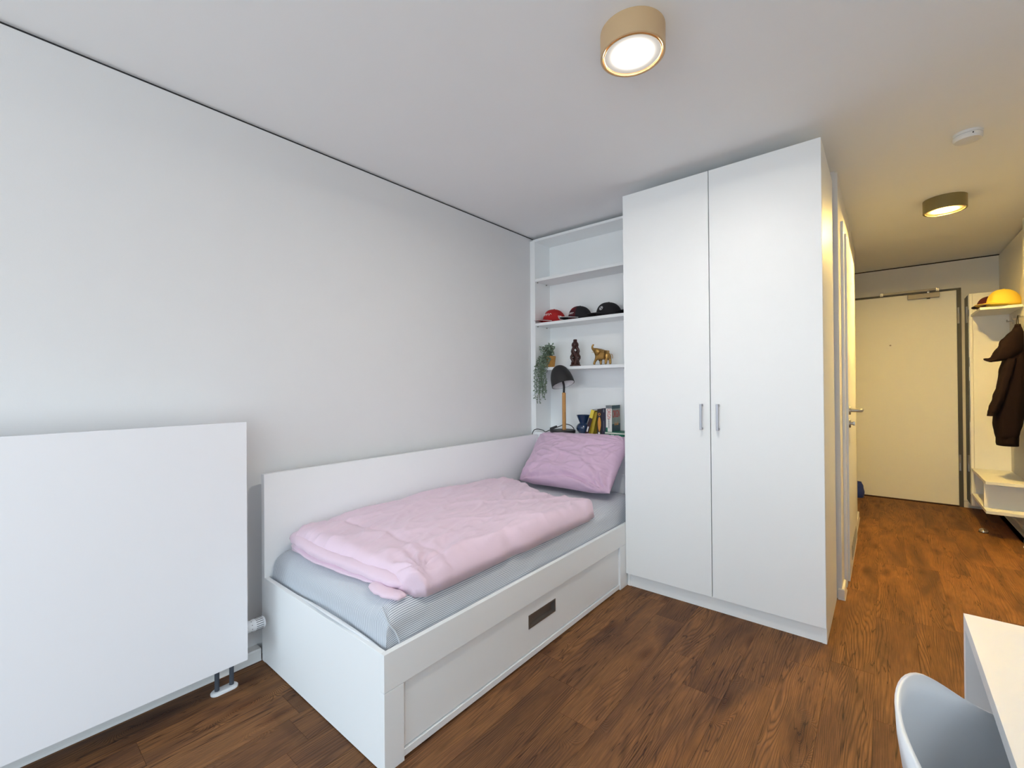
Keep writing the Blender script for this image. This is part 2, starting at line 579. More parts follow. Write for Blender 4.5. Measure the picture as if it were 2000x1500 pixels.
def plank(x0, x1, y0, y1):
    key = (round(x1 - x0, 3), round(y1 - y0, 3))
    if key not in _cache:
        a, b = key[0] / 2 - 0.0003, key[1] / 2 - 0.0004
        bm = B(-a, a, -b, b, -0.005, 0.0)
        me = bpy.data.meshes.new('plank')
        bm.to_mesh(me); bm.free()
        me.materials.append(M['floor'])
        _cache[key] = me
    o = bpy.data.objects.new('plank', _cache[key])
    o.location = ((x0 + x1) / 2, (y0 + y1) / 2, 0)
    COL.objects.link(o)
    o.parent = fl


xs = [2.018 - PW * k for k in range(14, -1, -1)] + [2.018 + PW * k for k in range(1, 9)]
rp = random.Random(11)
for xa, xb in zip(xs, xs[1:]):
    a, b = max(xa, 0.0), min(xb, 3.058)
    if b - a < 0.01: continue
    mid = (a + b) / 2
    y1max = Y_REAR if mid < 2.018 else Y_END
    if mid > 3.006: b = min(b, 3.006)
    y = -3.4 - rp.random() * PLEN
    while y < y1max:
        p, q = max(y, -3.4), min(y + PLEN, y1max)
        if q - p > 0.02: plank(a, b, p, q)
        y += PLEN
for xa, xb in ((1.45, 1.60), (1.60, 1.75), (1.75, 1.90), (1.90, 2.018)):
    plank(xa, xb, 5.1, 5.72); plank(xa, xb, 5.72, Y_END)
plank(3.006, 3.058, 4.93, 5.6); plank(3.006, 3.058, 5.6, Y_END)

struct('ceiling', B(-0.15, 3.2, -3.55, 6.35, H, 2.55), M['ceil'])
struct('wall_left', B(-0.15, 0, -3.4, 3.25, 0, WT), M['wall'])
struct('wall_rear', B(0, 2.018, Y_REAR, 3.25, 0, WT), M['wall'])
bm = NB()
DY0, DY1, DZ = 3.42, 4.31, 2.10
box(bm, 1.90, 2.018, 3.2501, DY0, 0, WT)
box(bm, 1.90, 2.018, DY1, 5.1, 0, WT)
box(bm, 1.90, 2.018, DY0, DY1, DZ, WT)
struct('wall_hallway_left', bm, M['wall'])
struct('wall_bathroom', B(1.75, 1.80, 3.2501, 4.98, 0, WT), M['wall'])
bm = NB()
box(bm, 1.35, 1.45, 4.98, 6.19, 0, WT); box(bm, 1.45, 1.8999, 4.98, 5.1, 0, WT)
struct('wall_niche', bm, M['wall'])
struct('wall_entrance', B(1.35, 3.2, Y_END, 6.35, 0, WT), M['wall'])
struct('wall_hallway_right', B(3.058, 3.2, 4.93, Y_END, 0, WT), M['wall'])
bm = NB()
box(bm, 3.006, 3.2, -3.4, -2.8, 0, WT); box(bm, 3.006, 3.2, -0.4, 4.9299, 0, WT)
box(bm, 3.006, 3.2, -2.8, -0.4, 0, .08); box(bm, 3.006, 3.2, -2.8, -0.4, 1.75, WT)
struct('wall_right', bm, M['wall'])
w2 = struct('unseen_fill_window', B(3.10, 3.16, -2.8, -0.4, .08, .12), M['lacquer'])  # unseen window added in the right wall to brighten low side faces
bm = NB()
box(bm, 3.10, 3.16, -2.8, -2.75, .12, 1.75); box(bm, 3.10, 3.16, -.45, -0.4, .12, 1.75); box(bm, 3.10, 3.16, -2.75, -.45, 1.70, 1.75); box(bm, 3.10, 3.16, -1.63, -1.57, .12, 1.70)
obj('window_frame', bm, M['lacquer'], w2)
bm = NB()
WX0, WX1, WZ0, WZ1 = 0.12, 2.88, 0.06, 2.22
box(bm, -0.15, WX0, -3.55, -3.4001, 0, H); box(bm, WX1, 3.2, -3.55, -3.4001, 0, H)
box(bm, WX0, WX1, -3.55, -3.4001, 0, WZ0); box(bm, WX0, WX1, -3.55, -3.4001, WZ1, H)
struct('wall_front', bm, M['wall'])
wf = struct('window_1', B(WX0, WX1, -3.50, -3.44, WZ0, WZ0 + 0.05), M['lacquer'])
bm = NB()
box(bm, WX0, WX0 + .05, -3.50, -3.44, WZ0 + .05, WZ1); box(bm, WX1 - .05, WX1, -3.50, -3.44, WZ0 + .05, WZ1)
box(bm, WX0 + .05, WX1 - .05, -3.50, -3.44, WZ1 - .05, WZ1); box(bm, 1.47, 1.53, -3.50, -3.44, WZ0 + .05, WZ1 - .05)
obj('window_frame', bm, M['lacquer'], wf)

# shadow gaps between walls and ceiling (dark recessed strips)
g0, g1 = WT, H
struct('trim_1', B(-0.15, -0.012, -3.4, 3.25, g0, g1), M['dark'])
struct('trim_2', B(-0.012, 2.005, 3.142, 3.25, g0, g1), M['wall'])
struct('trim_3', B(1.75, 2.013, 3.2502, 5.095, g0, g1), M['wall'])
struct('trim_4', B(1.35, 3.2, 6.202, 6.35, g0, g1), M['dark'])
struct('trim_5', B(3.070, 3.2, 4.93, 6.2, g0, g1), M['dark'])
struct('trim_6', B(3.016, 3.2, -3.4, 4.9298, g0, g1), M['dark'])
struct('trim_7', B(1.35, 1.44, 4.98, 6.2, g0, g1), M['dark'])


def baseboard(name, pts, t=0.012, h=0.06):
    """moulded skirting along pts; wall on the left of the path, t out to the right"""
    bm = NB()
    prof = [(0, 0), (t + 0.004, 0), (t + 0.001, 0.008), (t, 0.016), (t, h - 0.006), (t - 0.004, h), (0, h)]
    rings = []
    n = len(pts)
    for i, p in enumerate(pts):
        p = Vector((p[0], p[1], 0))
        d0 = (Vector((*pts[i], 0)) - Vector((*pts[i - 1], 0))).normalized() if i else None
        d1 = (Vector((*pts[i + 1], 0)) - Vector((*pts[i], 0))).normalized() if i < n - 1 else None
        n0 = Vector((d0.y, -d0.x, 0)) if d0 else None
        n1 = Vector((d1.y, -d1.x, 0)) if d1 else None
        if n0 and n1:
            nn = n0 + n1; nn = nn / (nn.dot(n0))
        else:
            nn = n0 or n1
        rings.append([bm.verts.new(p + nn * a + Vector((0, 0, z))) for a, z in prof])
    for a, b in zip(rings, rings[1:]):
        for k in range(len(prof)):
            k2 = (k + 1) % len(prof)
            bm.faces.new((a[k], a[k2], b[k2], b[k]))
    bm.faces.new(rings[0]); bm.faces.new(rings[-1])
    return struct(name, bm, M['base'])


baseboard('baseboard_left', [(0, -3.4), (0, 0.815)], 0.050, 0.052)
baseboard('baseboard_rear', [(2.000, Y_REAR), (2.018, Y_REAR), (2.018, 3.285)])
baseboard('baseboard_hallway_left', [(2.018, 4.44), (2.018, 5.1), (1.9, 5.1)])
baseboard('baseboard_entrance', [(2.805, Y_END), (3.058, Y_END), (3.058, 4.93), (3.006, 4.93), (3.006, 1.5)])

# ------------------------------------------------------------------ entrance door
d1 = struct('door_1', B(1.895, 2.769, 6.176, 6.189, 0.012, 2.130, 0.002), M['matte'])
bm = NB()
box(bm, 2.771, 2.801, 6.170, 6.1895, 0.0, 2.150); box(bm, 1.86, 1.893, 6.170, 6.1895, 0.0, 2.150)
box(bm, 1.893, 2.771, 6.170, 6.1895, 2.132, 2.150)
obj('door_frame', bm, M['frame'], d1)
obj('threshold', B(1.893, 2.771, 6.165, 6.189, 0.0, 0.010), M['sub'], d1)
for z in (1.80, 0.355):
    bm = NB()
    lathe(bm, [(0, 0), (.0065, 0), (.0065, .075), (.0055, .077), (.0065, .079), (.0065, .157), (0, .157)], (2.779, 6.163, z), 14)
    box(bm, 2.7725, 2.7865, 6.164, 6.1705, z, z + .157)
    obj('hinge', bm, M['steel'], d1, smooth='auto')
bm = NB()
lathe(bm, [(0, 0), (.008, 0), (.008, .003), (.005, .005), (0, .004)], (0, 0, 0), 20, Matrix.Translation((2.268, 6.177, 1.616)) @ Matrix.Rotation(R(90), 4, 'X'))
obj('peephole', bm, M['steel'], d1, smooth='auto')
cl = obj('door_closer', B(2.408, 2.646, 6.130, 6.1765, 2.076, 2.124, 0.004), M['closer'], d1)
bm = NB()
lathe(bm, [(0, 0), (.013, 0), (.013, .008), (0, .008)], (2.565, 6.150, 2.068), 16)
obj('adjuster', bm, M['black'], cl, smooth='auto')
sr = obj('slide_rail', B(2.19, 2.645, 6.150, 6.1695, 2.146, 2.168, 0.002), M['closer'], d1)
for x in (2.19, 2.62):
    e = obj('rail_end', B(x, x + .025, 6.146, 6.1695, 2.138, 2.172, 0.001), M['steel'], sr)
    bm = NB()
    for z in (2.145, 2.165):
        lathe(bm, [(0, 0), (.003, 0), (.003, .002), (0, .002)], (0, 0, 0), 10, Matrix.Translation((x + .012, 6.146, z)) @ Matrix.Rotation(R(90), 4, 'X'))
    obj('rail_screws', bm, M['black'], sr)
bm = NB()
tube(bm, [(2.565, 6.150, 2.124), (2.565, 6.150, 2.150)], .009, 12)
box(bm, 2.555, 2.575, 6.140, 6.160, 2.128, 2.142, .002)
obj('closer_arm', bm, M['chrome'], d1, smooth='auto')

# ------------------------------------------------------------------ bathroom door in the hallway
d2 = struct('door_2', B(2.0185, 2.043, 3.395, 4.335, 0.016, 2.135, 0.002), M['lacquer'])
bm = NB()
box(bm, 2.0183, 2.032, 3.325, 3.388, 0, 2.195, .0015); box(bm, 2.0183, 2.032, 4.342, 4.405, 0, 2.195, .0015)
box(bm, 2.0183, 2.032, 3.388, 4.342, 2.142, 2.195, .0015)
obj('door_frame', bm, M['lacquer'], d2)
obj('frame_seal', B(2.0182, 2.024, 3.388, 3.395, 0.0, 2.14), M['dark'], d2)
hd = obj('door_handle', (lambda bm: (lathe(bm, [(0, 0), (.026, 0), (.026, .006), (.024, .009), (0, .009)], (0, 0, 0), 28, Matrix.Translation((2.043, 3.462, 1.052)) @ Matrix.Rotation(R(90), 4, 'Y')),
     tube(bm, smooth_path([(2.05, 3.462, 1.052), (2.085, 3.462, 1.052), (2.098, 3.467, 1.052), (2.103, 3.482, 1.052), (2.103, 3.59, 1.052)], 6), .0095, 12), bm)[-1])(NB()), M['steel'], d2, smooth='auto')
bm = NB()
lathe(bm, [(0, 0), (.026, 0), (.026, .006), (.024, .009), (0, .009)], (0, 0, 0), 28, Matrix.Translation((2.043, 3.462, .972)) @ Matrix.Rotation(R(90), 4, 'Y'))
ro = obj('lock_rosette', bm, M['steel'], d2, smooth='auto')
bm = NB()
tube(bm, [(2.05, 3.462, .972), (2.066, 3.462, .972)], .009, 14)
box(bm, 2.06, 2.072, 3.458, 3.466, .96, .984, .002)
obj('turn_knob', bm, M['steel'], ro, smooth='auto')
vt = obj('vent_frame', (lambda bm: (box(bm, 2.0428, 2.046, 3.60, 4.12, .085, .095), box(bm, 2.0428, 2.046, 3.60, 4.12, .165, .175), box(bm, 2.0428, 2.046, 3.60, 3.61, .095, .165), box(bm, 2.0428, 2.046, 4.11, 4.12, .095, .165), bm)[-1])(NB()), M['steel'], d2)
for k in range(5):
    bm = B(-.004, .004, 3.61, 4.11, -.0012, .0012)
    bm.transform(Matrix.Translation((2.0455, 0, .104 + .0135 * k)) @ Matrix.Rotation(R(35), 4, 'Y'))
    obj('vent_slat', bm, M['steel'], vt)

# ------------------------------------------------------------------ wardrobe
WF = 2.521
wd = thing('wardrobe', 'tall white two-door wardrobe beside the bed, its top just under the ceiling', 'wardrobe', (1.496, 2.82, 0))
bm = NB()
x0, x1 = 0.998, 1.995
box(bm, x1 - .018, x1, WF + .020, 3.118, 0, 2.371, .0008)
obj('side_panel', bm, M['matte'], wd)
obj('side_panel', B(x0, x0 + .018, WF + .020, 3.118, 0, 2.371, .0008), M['matte'], wd)
obj('top_panel', B(x0 + .018, x1 - .018, WF + .0202, 3.118, 2.350, 2.371), M['matte'], wd)
obj('bottom_panel', B(x0 + .018, x1 - .018, WF + .021, 3.115, .075, .093), M['matte'], wd)
obj('back_panel', B(x0 + .018, x1 - .018, 3.112, 3.118, .02, 2.35), M['matte'], wd)
obj('plinth', B(x0 + .018, x1 - .018, WF + .024, WF + .042, 0.0, .074), M['matte'], wd)
for a, b, hx in ((0.997, 1.4915, 1.450), (1.4955, 1.9945, 1.5335)):
    d = obj('door', B(a, b, WF, WF + .0185, .079, 2.371, .001), M['matte'], wd)
    bm = NB()
    box(bm, hx - .0055, hx + .0055, WF - .030, WF - .023, .977, 1.115, .0015)
    box(bm, hx - .0055, hx + .0055, WF - .024, WF + .001, .977, .987)
    box(bm, hx - .0055, hx + .0055, WF - .024, WF + .001, 1.105, 1.115)
    obj('handle', bm, M['handle'], d)

# ------------------------------------------------------------------ bed
BX0, BX1, BY0, BZ = 0.085, 0.995, 0.817, 0.3755
bed = thing('bed', 'white single bed frame with a drawer, wall board and headboard below the shelves', 'bed', (0.55, 1.8, 0))
obj('wall_board', B(.055, BX0, BY0, 2.868, 0, .8345, .002), M['matte'], bed)
obj('footboard', B(BX0, BX1 - .0202, BY0, BY0 + .019, 0.003, BZ, .0010), M['matte'], bed)
obj('side_rail', B(BX1 - .020, BX1, BY0, 2.864, .2545, BZ, .0010), M['matte'], bed)
obj('headboard', B(BX0, BX1 - .002, 2.846, 2.864, 0.0, .80, .0015), M['matte'], bed)
obj('headboard_seam', B(BX0 + .01, BX1 - .02, 2.842, 2.8465, .585, .605, .001), M['matte'], bed)
obj('corner_post', B(BX1 - .020, BX1, BY0, .892, 0, .2530, .001), M['matte'], bed)
obj('corner_post', B(BX1 - .020, BX1, 2.449, 2.864, 0, .2530, .001), M['matte'], bed)
obj('slatted_base', B(BX0 + .005, BX1 - .022, .84, 2.84, .25, .30), M['matte'], bed)
# drawer with a recessed pull
dw = obj('drawer', (lambda bm: (box(bm, .966, .984, .896, 2.445, .036, .139), box(bm, .966, .984, .896, 2.445, .1935, .2495),
    box(bm, .966, .984, .896, 1.573, .139, .1935), box(bm, .966, .984, 1.777, 2.445, .139, .1935), bm)[-1])(NB()), M['matte'], bed)
bm = NB()
hx = .9845
box(bm, hx, hx + .0022, 1.570, 1.780, .1905, .1965); box(bm, hx, hx + .0022, 1.570, 1.780, .136, .142)
box(bm, hx, hx + .0022, 1.570, 1.576, .142, .1905); box(bm, hx, hx + .0022, 1.774, 1.780, .142, .1905)
box(bm, .962, .9645, 1.573, 1.777, .139, .1935)
box(bm, .9645, hx, 1.573, 1.5755, .139, .1935); box(bm, .9645, hx, 1.7745, 1.777, .139, .1935)
box(bm, .9645, hx, 1.573, 1.777, .139, .1415); box(bm, .9645, hx, 1.573, 1.777, .191, .1935)
obj('recessed_handle', bm, M['recess'], dw)
obj('bottom_strip', B(.972, .990, .894, 2.447, .008, .031, .001), M['matte'], bed)

# mattress in its fitted sheet: a tent-mapped grid so the stripes wrap the sides


def nz(x, y, z=0.0, s=1.0):
    return noise.noise(Vector((x * s, y * s, z)))


def mattress():
    bm = NB()
    uvl = bm.loops.layers.uv.new('UVMap')
    MX0, MX1, MY0, MY1, MT, MB_ = .090, .968, .842, 2.838, .492, .30
    drop = MT - MB_
    nx, ny = 120, 200
    S0, S1 = MX0 - drop, MX1 + drop
    T0, T1 = MY0 - drop, MY1 + drop
    grid, uv = [], {}
    rnd = .075
    for j in range(ny + 1):
        t = T0 + (T1 - T0) * j / ny
        row = []
        for i in range(nx + 1):
            s = S0 + (S1 - S0) * i / nx
            # distance inwards from each edge
            def fold(v, lo, hi):
                if v < lo + rnd:
                    q = (lo + rnd - v)
                    arc = q / (rnd * 1.35)
                    if arc < 1:
                        a = arc * PI / 2
                        return lo + rnd - rnd * math.sin(a), rnd * (1 - math.cos(a)) * .80
                    return lo, rnd * .80 + (q - rnd * 1.35)
                if v > hi - rnd:
                    q = v - (hi - rnd)
                    arc = q / (rnd * 1.35)
                    if arc < 1:
                        a = arc * PI / 2
                        return hi - rnd + rnd * math.sin(a), rnd * (1 - math.cos(a)) * .80
                    return hi, rnd * .80 + (q - rnd * 1.35)
                return v, 0.0
            x, dx = fold(s, MX0, MX1)
            y, dy = fold(t, MY0, MY1)
            d = max(dx, dy) + 0.30 * min(dx, dy)
            z = MT - min(d, drop)
            # sloping upholstered sides: the top is a little narrower than the base
            k = max(0.0, 1 - d / drop)
            x -= 0.022 * k * (1 if s > MX1 - rnd * 1.5 else 0) * min(1, (s - (MX1 - rnd * 1.5)) / .05 if s > MX1 - rnd * 1.5 else 0)
            y += 0.020 * k * (1 if t < MY0 + rnd * 1.5 else 0) * min(1, ((MY0 + rnd * 1.5) - t) / .05 if t < MY0 + rnd * 1.5 else 0)
            # fabric relief
            w = 0.0028 * nz(s * 3, t * 3, 1) + 0.0012 * nz(s * 9, t * 7, 4)
            if s > MX1 - .06:
                w += 0.0065 * (abs(nz(t * 6 + s * 22, s * 7, 9)) - .15) * min(1, (s - MX1 + .06) / .05)
            if t < MY0 + .06:
                w += 0.0035 * (abs(nz(s * 6 + t * 14, t * 5, 3)) - .15) * min(1, (MY0 + .06 - t) / .05)
            if dx > rnd and s > .5: x += w
            elif dy > rnd: y -= w
            z += w * (1 if d < drop * .6 else .3)
            v = bm.verts.new((x, y, z))
            uv[v] = (s, t)
            row.append(v)
        grid.append(row)
    for j in range(ny):
        for i in range(nx):
            f = bm.faces.new((grid[j][i], grid[j][i + 1], grid[j + 1][i + 1], grid[j + 1][i]))
            for l in f.loops: l[uvl].uv = uv[l.vert]
    base = [grid[0][i] for i in range(nx + 1)] + [grid[j][nx] for j in range(1, ny + 1)] + [grid[ny][i] for i in range(nx - 1, -1, -1)] + [grid[j][0] for j in range(ny - 1, 0, -1)]
    f = bm.faces.new(base)
    for l in f.loops: l[uvl].uv = uv[l.vert]
    return bm


mt = thing('mattress', 'mattress in a fine grey-white striped fitted sheet lying in the bed', 'mattress', (.53, 1.84, .30))
obj('fitted_sheet', mattress(), M['sheet'], mt, smooth=True)
# corner seam / tucked flap of the sheet at the foot corner
bm = NB()
tube(bm, smooth_path([(.905, .872, .478), (.925, .866, .468), (.947, .868, .440), (.962, .885, .408), (.972, .893, .372)], 6), .0030, 8)
obj('corner_seam', bm, M['sheet'], mt, smooth=True)
bm = NB()
pts = smooth_path([(.36, .8385, .371), (.50, .832, .381), (.62, .829, .384), (.74, .832, .381), (.86, .836, .376), (.93, .8405, .370)], 6)
tube(bm, pts, [.002 + .0065 * math.sin(PI * i / (len(pts) - 1)) for i in range(len(pts))], 8, flat=.5)
obj('sheet_hem', bm, M['plastic'], mt, smooth=True, label='loose pale hem of the sheet poking over the footboard')

# ------------------------------------------------------------------ duvet


def ridge(x, y, z):
    return 1 - abs(nz(x, y, z)) * 2


def duvet():
    bm = NB()
    nu, nv = 230, 120          # along the bed, across it
    top, bot = [], []
    for j in range(nu + 1):
        u = j / nu
        rt, rb = [], []
        for i in range(nv + 1):
            v = i / nv
            wall_x = interp([0, .06, .85, .95, 1], [.118, .104, .094, .100, .125], u)
            front_x = interp([0, .03, .1, .35, .40, .47, .6, .9, .97, 1], [.93, .958, .962, .960, .952, .966, .962, .960, .945, .90], u)
            x = wall_x + (front_x - wall_x) * v
            foot_y = interp([0, .08, .3, .6, .85, .95, 1], [.925, .895, .905, .930, .955, .955, .985], v)
            head_y = interp([0, .10, .30, .48, .65, .85, .95, 1], [2.40, 2.415, 2.36, 2.265, 2.235, 2.27, 2.31, 2.27], v)
            y = foot_y + (head_y - foot_y) * u
            # distance to border (metres)
            du = min(u, 1 - u) * 1.4
            dv = min(v, 1 - v) * .86
            e = min(1.0, dv / .075); eu = min(1.0, du / .06)
            prof = math.sqrt(max(0, 1 - (1 - e) ** 2)) * math.sqrt(max(0, 1 - (1 - eu) ** 2)) ** .9
            th = .088 - .014 * v + .012 * nz(x * 2, y * 2, 5) + .010 * math.sin(PI * u) - .012 * max(0, u - .6)
            wr = 0.0
            # long soft folds running diagonally
            wr += .0095 * ridge(x * 5.5 - y * 2.4, y * 1.6 + x * 1.2, 2.0) ** 3
            wr += .0075 * ridge(x * 11 + y * 3.5, y * 3.2 - x * 3, 7.0) ** 3
            wr += .0034 * ridge(x * 26 + y * 7, y * 8 - x * 7, 11.0) ** 2
            # gathers near the front foot corner
            cx, cy = x - .93, y - 1.02
            rr = math.hypot(cx, cy * .7)
            ang = math.atan2(cy, -cx)
            wr += .0075 * math.exp(-(rr / .20) ** 2) * math.sin(ang * 15 + 3 * nz(x * 9, y * 9, 2))
            # crease parallel to the foot hem
            cy2 = foot_y + .17 + .05 * math.sin(v * 3.1) + .02 * nz(x * 4, 1, 1)
            wr -= .010 * math.exp(-((y - cy2) / .014) ** 2) * (0.35 + .65 * max(0, nz(x * 3.3, 4.2, 8) + .55))
            # gathers along the front edge
            wr += .0045 * math.exp(-((1 - v) * .86 / .06) ** 2) * math.sin(y * 46 + 7 * nz(y * 3, 2, 1))
            base = .4935 - .022 * max(0, (v - .93) / .07) ** 2
            zt = base + .004 + (th + wr) * prof
            rt.append(bm.verts.new((x, y, zt)))
            zb = base + .003 * (1 - prof) + (.016 * max(0, 1 - v * 14) * (1 - u * .8))
            rb.append(bm.verts.new((x, y, zb)) if 0 < i < nv and 0 < j < nu else rt[-1])
        top.append(rt); bot.append(rb)
    for j in range(nu):
        for i in range(nv):
            bm.faces.new((top[j][i], top[j][i + 1], top[j + 1][i + 1], top[j + 1][i]))
            q = []
            for w in (bot[j][i], bot[j + 1][i], bot[j + 1][i + 1], bot[j][i + 1]):
                if w not in q: q.append(w)
            if len(q) >= 3:
                try: bm.faces.new(q)
                except ValueError: pass
    return bm


dv = thing('duvet', 'pale lilac-pink duvet spread along the bed, its foot end folded under', 'duvet', (.53, 1.6, .495))
obj('duvet_cover', duvet(), M['pink'], dv, smooth=True)
# turned-under layers along the foot hem
bm = NB()


def slab_roll(bm, pts, rx, rz, seed):
    """soft flattened roll following pts"""
    n = 14
    rings = []
    for i, p in enumerate(pts):
        p = Vector(p)
        t = (Vector(pts[min(i + 1, len(pts) - 1)]) - Vector(pts[max(i - 1, 0)])).normalized()
        s = t.cross(Vector((0, 0, 1))).normalized()
        k = min(1, min(i, len(pts) - 1 - i) / 4 + .25)
        ring = []
        for q in range(n):
            a = 2 * PI * q / n
            w = 1 + .22 * nz(i * .35, math.cos(a) * 1.2, seed + math.sin(a))
            ring.append(bm.verts.new(p + s * math.cos(a) * rx * k * w + Vector((0, 0, 1)) * math.sin(a) * rz * k * w))
        rings.append(ring)
    for a, b in zip(rings, rings[1:]):
        for q in range(n):
            bm.faces.new((a[q], a[(q + 1) % n], b[(q + 1) % n], b[q]))
    bm.faces.new(rings[0]); bm.faces.new(rings[-1])


slab_roll(bm, smooth_path([(.125, .950, .545), (.22, .928, .540), (.40, .926, .530), (.60, .944, .526), (.78, .962, .522), (.90, .975, .518)], 8), .040, .024, 1)
obj('folded_layer', bm, M['pink'], dv, smooth=True)
bm = NB()
slab_roll(bm, smooth_path([(.125, .945, .515), (.24, .925, .508), (.42, .920, .505), (.60, .936, .504), (.74, .956, .503), (.86, .965, .502)], 8), .036, .009, 5)
obj('folded_layer', bm, M['pink'], dv, smooth=True)
bm = NB()
slab_roll(bm, smooth_path([(.775, .940, .504), (.81, .918, .505), (.85, .914, .503), (.89, .925, .498), (.925, .955, .494)], 6), .030, .013, 9)
obj('bunched_corner', bm, M['pink'], dv, smooth=True)
# ------------------------------------------------------------------ pillow


def pillow(bm, W, Hh, T):
    nu, nv = 110, 80
    f = {}
    for side in (1, -1):
        for j in range(nv + 1):
            for i in range(nu + 1):
                u = i / nu * 2 - 1
                v = j / nv * 2 - 1
                border = i in (0, nu) or j in (0, nv)
                if border and side == -1:
                    f[(side, i, j)] = f[(1, i, j)]; continue
                # pulled-in edges between the corners
                x = u * W * (1 - .05 * max(0, abs(u) + abs(v) - 1.55) ) * (1 - .055 * (1 - v * v) * abs(u) ** 3)
                y = v * Hh * (1 - .22 * max(0, abs(u) + abs(v) - 1.6)) * (1 - .07 * (1 - u * u) * abs(v) ** 3)
                p = max(0, (1 - abs(u) ** 3.2)) ** .55 * max(0, (1 - abs(v) ** 3.0)) ** .55
                z = side * T * p
                if side == 1:
                    a = 0.0
                    for cx, cy, amp, fr in ((1, -1, .020, 9), (1, .6, .014, 8), (-1, -1, .013, 8), (-1, 1, .006, 7)):
                        dx, dy = u - cx, v - cy
                        rr = math.hypot(dx, dy)
                        an = math.atan2(dy, dx)
                        a += amp * math.exp(-(rr / .75) ** 2) * (abs(math.sin(an * fr + 1.5 * nz(u * 3, v * 3, fr))) - .5) * min(1, rr * 4)
                    a *= 1.5
                    a += .016 * (ridge(u * 1.6 + v * .8, v * 2.4, 3.3) ** 3) * p
                    a += .008 * (ridge(u * 4 + v * 2.4, v * 5 - u * 2, 6.1) ** 3) * p
                    # deep horizontal fold low on the right
                    fy = -.62 - .25 * u
                    if u > -.1: a -= .034 * math.exp(-((v - fy) / .05) ** 2) * min(1, (u + .1) * 1.6) * p
                    fy2 = -.74 + .10 * math.sin(u * 3)
                    a -= .020 * math.exp(-((v - fy2) / .06) ** 2) * p
                    z += a
                f[(side, i, j)] = bm.verts.new((x, y, z))
    for side in (1, -1):
        for j in range(nv):
            for i in range(nu):
                q = [f[(side, i, j)], f[(side, i + 1, j)], f[(side, i + 1, j + 1)], f[(side, i, j + 1)]]
                if side == -1: q = q[::-1]
                try: bm.faces.new(q)
                except ValueError: pass


bm = NB()
pillow(bm, .405, .255, .085)
# slump: bend bottom forward
for v in bm.verts:
    t = (v.co.y + .255) / .51
    v.co.z += .035 * (1 - t) ** 2 - .02 * t * t
    v.co.x += .02 * (1 - t) + (.055 * (1 - t) ** 1.3 * max(0, -v.co.x / .4))
A = Matrix.Translation((.490, 2.700, .690)) @ Matrix.Rotation(R(-3.0), 4, 'Z') @ Matrix.Rotation(R(47), 4, 'X') @ Matrix.Rotation(R(1.5), 4, 'Z')
bm.transform(A)
pw = thing('pillow', 'mauve-pink pillow propped against the headboard at the head of the bed', 'pillow', (.49, 2.66, .5))
obj('pillowcase', bm, M['pink2'], pw, smooth=True)

# ------------------------------------------------------------------ shelf unit
SF, SBK = 2.890, 3.10
sh = thing('shelf_unit', 'tall white open shelf unit set above the head of the bed, beside the wardrobe', 'shelf', (.52, 3.0, 0))
obj('side_panel', B(.031, .050, SF, 3.118, 0, 2.405, .001), M['matte'], sh)
obj('filler_strip', B(.0005, .030, SF + .004, 3.118, 0, 2.400), M['matte'], sh)
obj('side_panel', B(.973, .992, SF, 3.118, 0, 2.405, .001), M['matte'], sh)
obj('top_panel', B(.050, .973, SF, 3.118, 2.386, 2.405, .001), M['matte'], sh)
obj('back_panel', B(.050, .973, SBK, 3.118, .02, 2.386), M['matte'], sh)
SZ = [2.085, 1.727, 1.368]
for z in SZ:
    s = obj('shelf_board', B(.0505, .9725, SF + .004, SBK, z - .022, z, .001), M['matte'], sh)
    for yy in (SF + .030, SBK - .055):
        bm = NB()
        tube(bm, [(.0502, yy, z - .0265), (.060, yy, z - .0265)], .0042, 10)
        obj('shelf_pin', bm, M['steel'], s, smooth='auto')
LZ = .855
obj('ledge_board', B(.0505, .9725, 2.850, SBK, LZ - .022, LZ, .001), M['matte'], sh)
obj('front_panel', B(.0505, .9725, 2.870, 2.888, .02, LZ - .023), M['matte'], sh)

# ------------------------------------------------------------------ radiator
rd = thing('radiator', 'large flat white panel radiator hanging low on the left wall', 'radiator', (.15, 0, .1))
RX = .2345
obj('front_panel', B(RX - .008, RX, -.72, .6955, .1275, 1.0845, .002), M['rad'], rd)
obj('radiator_body', B(.085, RX - .008, -.705, .678, .150, 1.060, .004), M['rad'], rd)
for y in (-.5, .48):
    obj('wall_bracket', B(.001, .085, y - .02, y + .02, .20, .95), M['rad'], rd)
# thermostat head
bm = NB()
T = Matrix.Translation((.150, .680, .2165)) @ Matrix.Rotation(R(-90), 4, 'X')
lathe(bm, [(0, 0), (.021, 0), (.021, .012), (.0235, .014), (.0235, .062), (.0245, .064), (.0245, .104), (.0225, .108), (0, .108)], (0, 0, 0), 36, T)
th = obj('thermostat_head', bm, M['plastic'], rd, smooth='auto')
bm = NB()
for k in range(18):
    a = 2 * PI * k / 18
    box(bm, .0240, .0251, -.0012, .0012, .072, .100, mtx=T @ Matrix.Rotation(a, 4, 'Z'))
obj('grip_slots', bm, M['frame'], th)
bm = NB()
for k in range(9):
    a = 2 * PI * k / 9 + .2
    box(bm, .0232, .0243, -.0013, .0013, .054, .057, mtx=T @ Matrix.Rotation(a, 4, 'Z'))
obj('scale_marks', bm, M['frame'], th)
for y in (.612, .664):
    bm = NB()
    lathe(bm, [(0, 0), (.0085, 0), (.0085, .085), (0, .085)], (.150, y, .006), 18)
    p = obj('pipe', bm, M['pipe'], rd, smooth='auto')
    bm = NB()
    lathe(bm, [(0, 0), (.011, 0), (.016, .012), (.016, .030), (.012, .034), (.012, .075), (0, .075)], (.150, y, .088), 8)
    obj('pipe_fitting', bm, M['copper'], p, smooth='auto')
bm = NB()
NS = 40
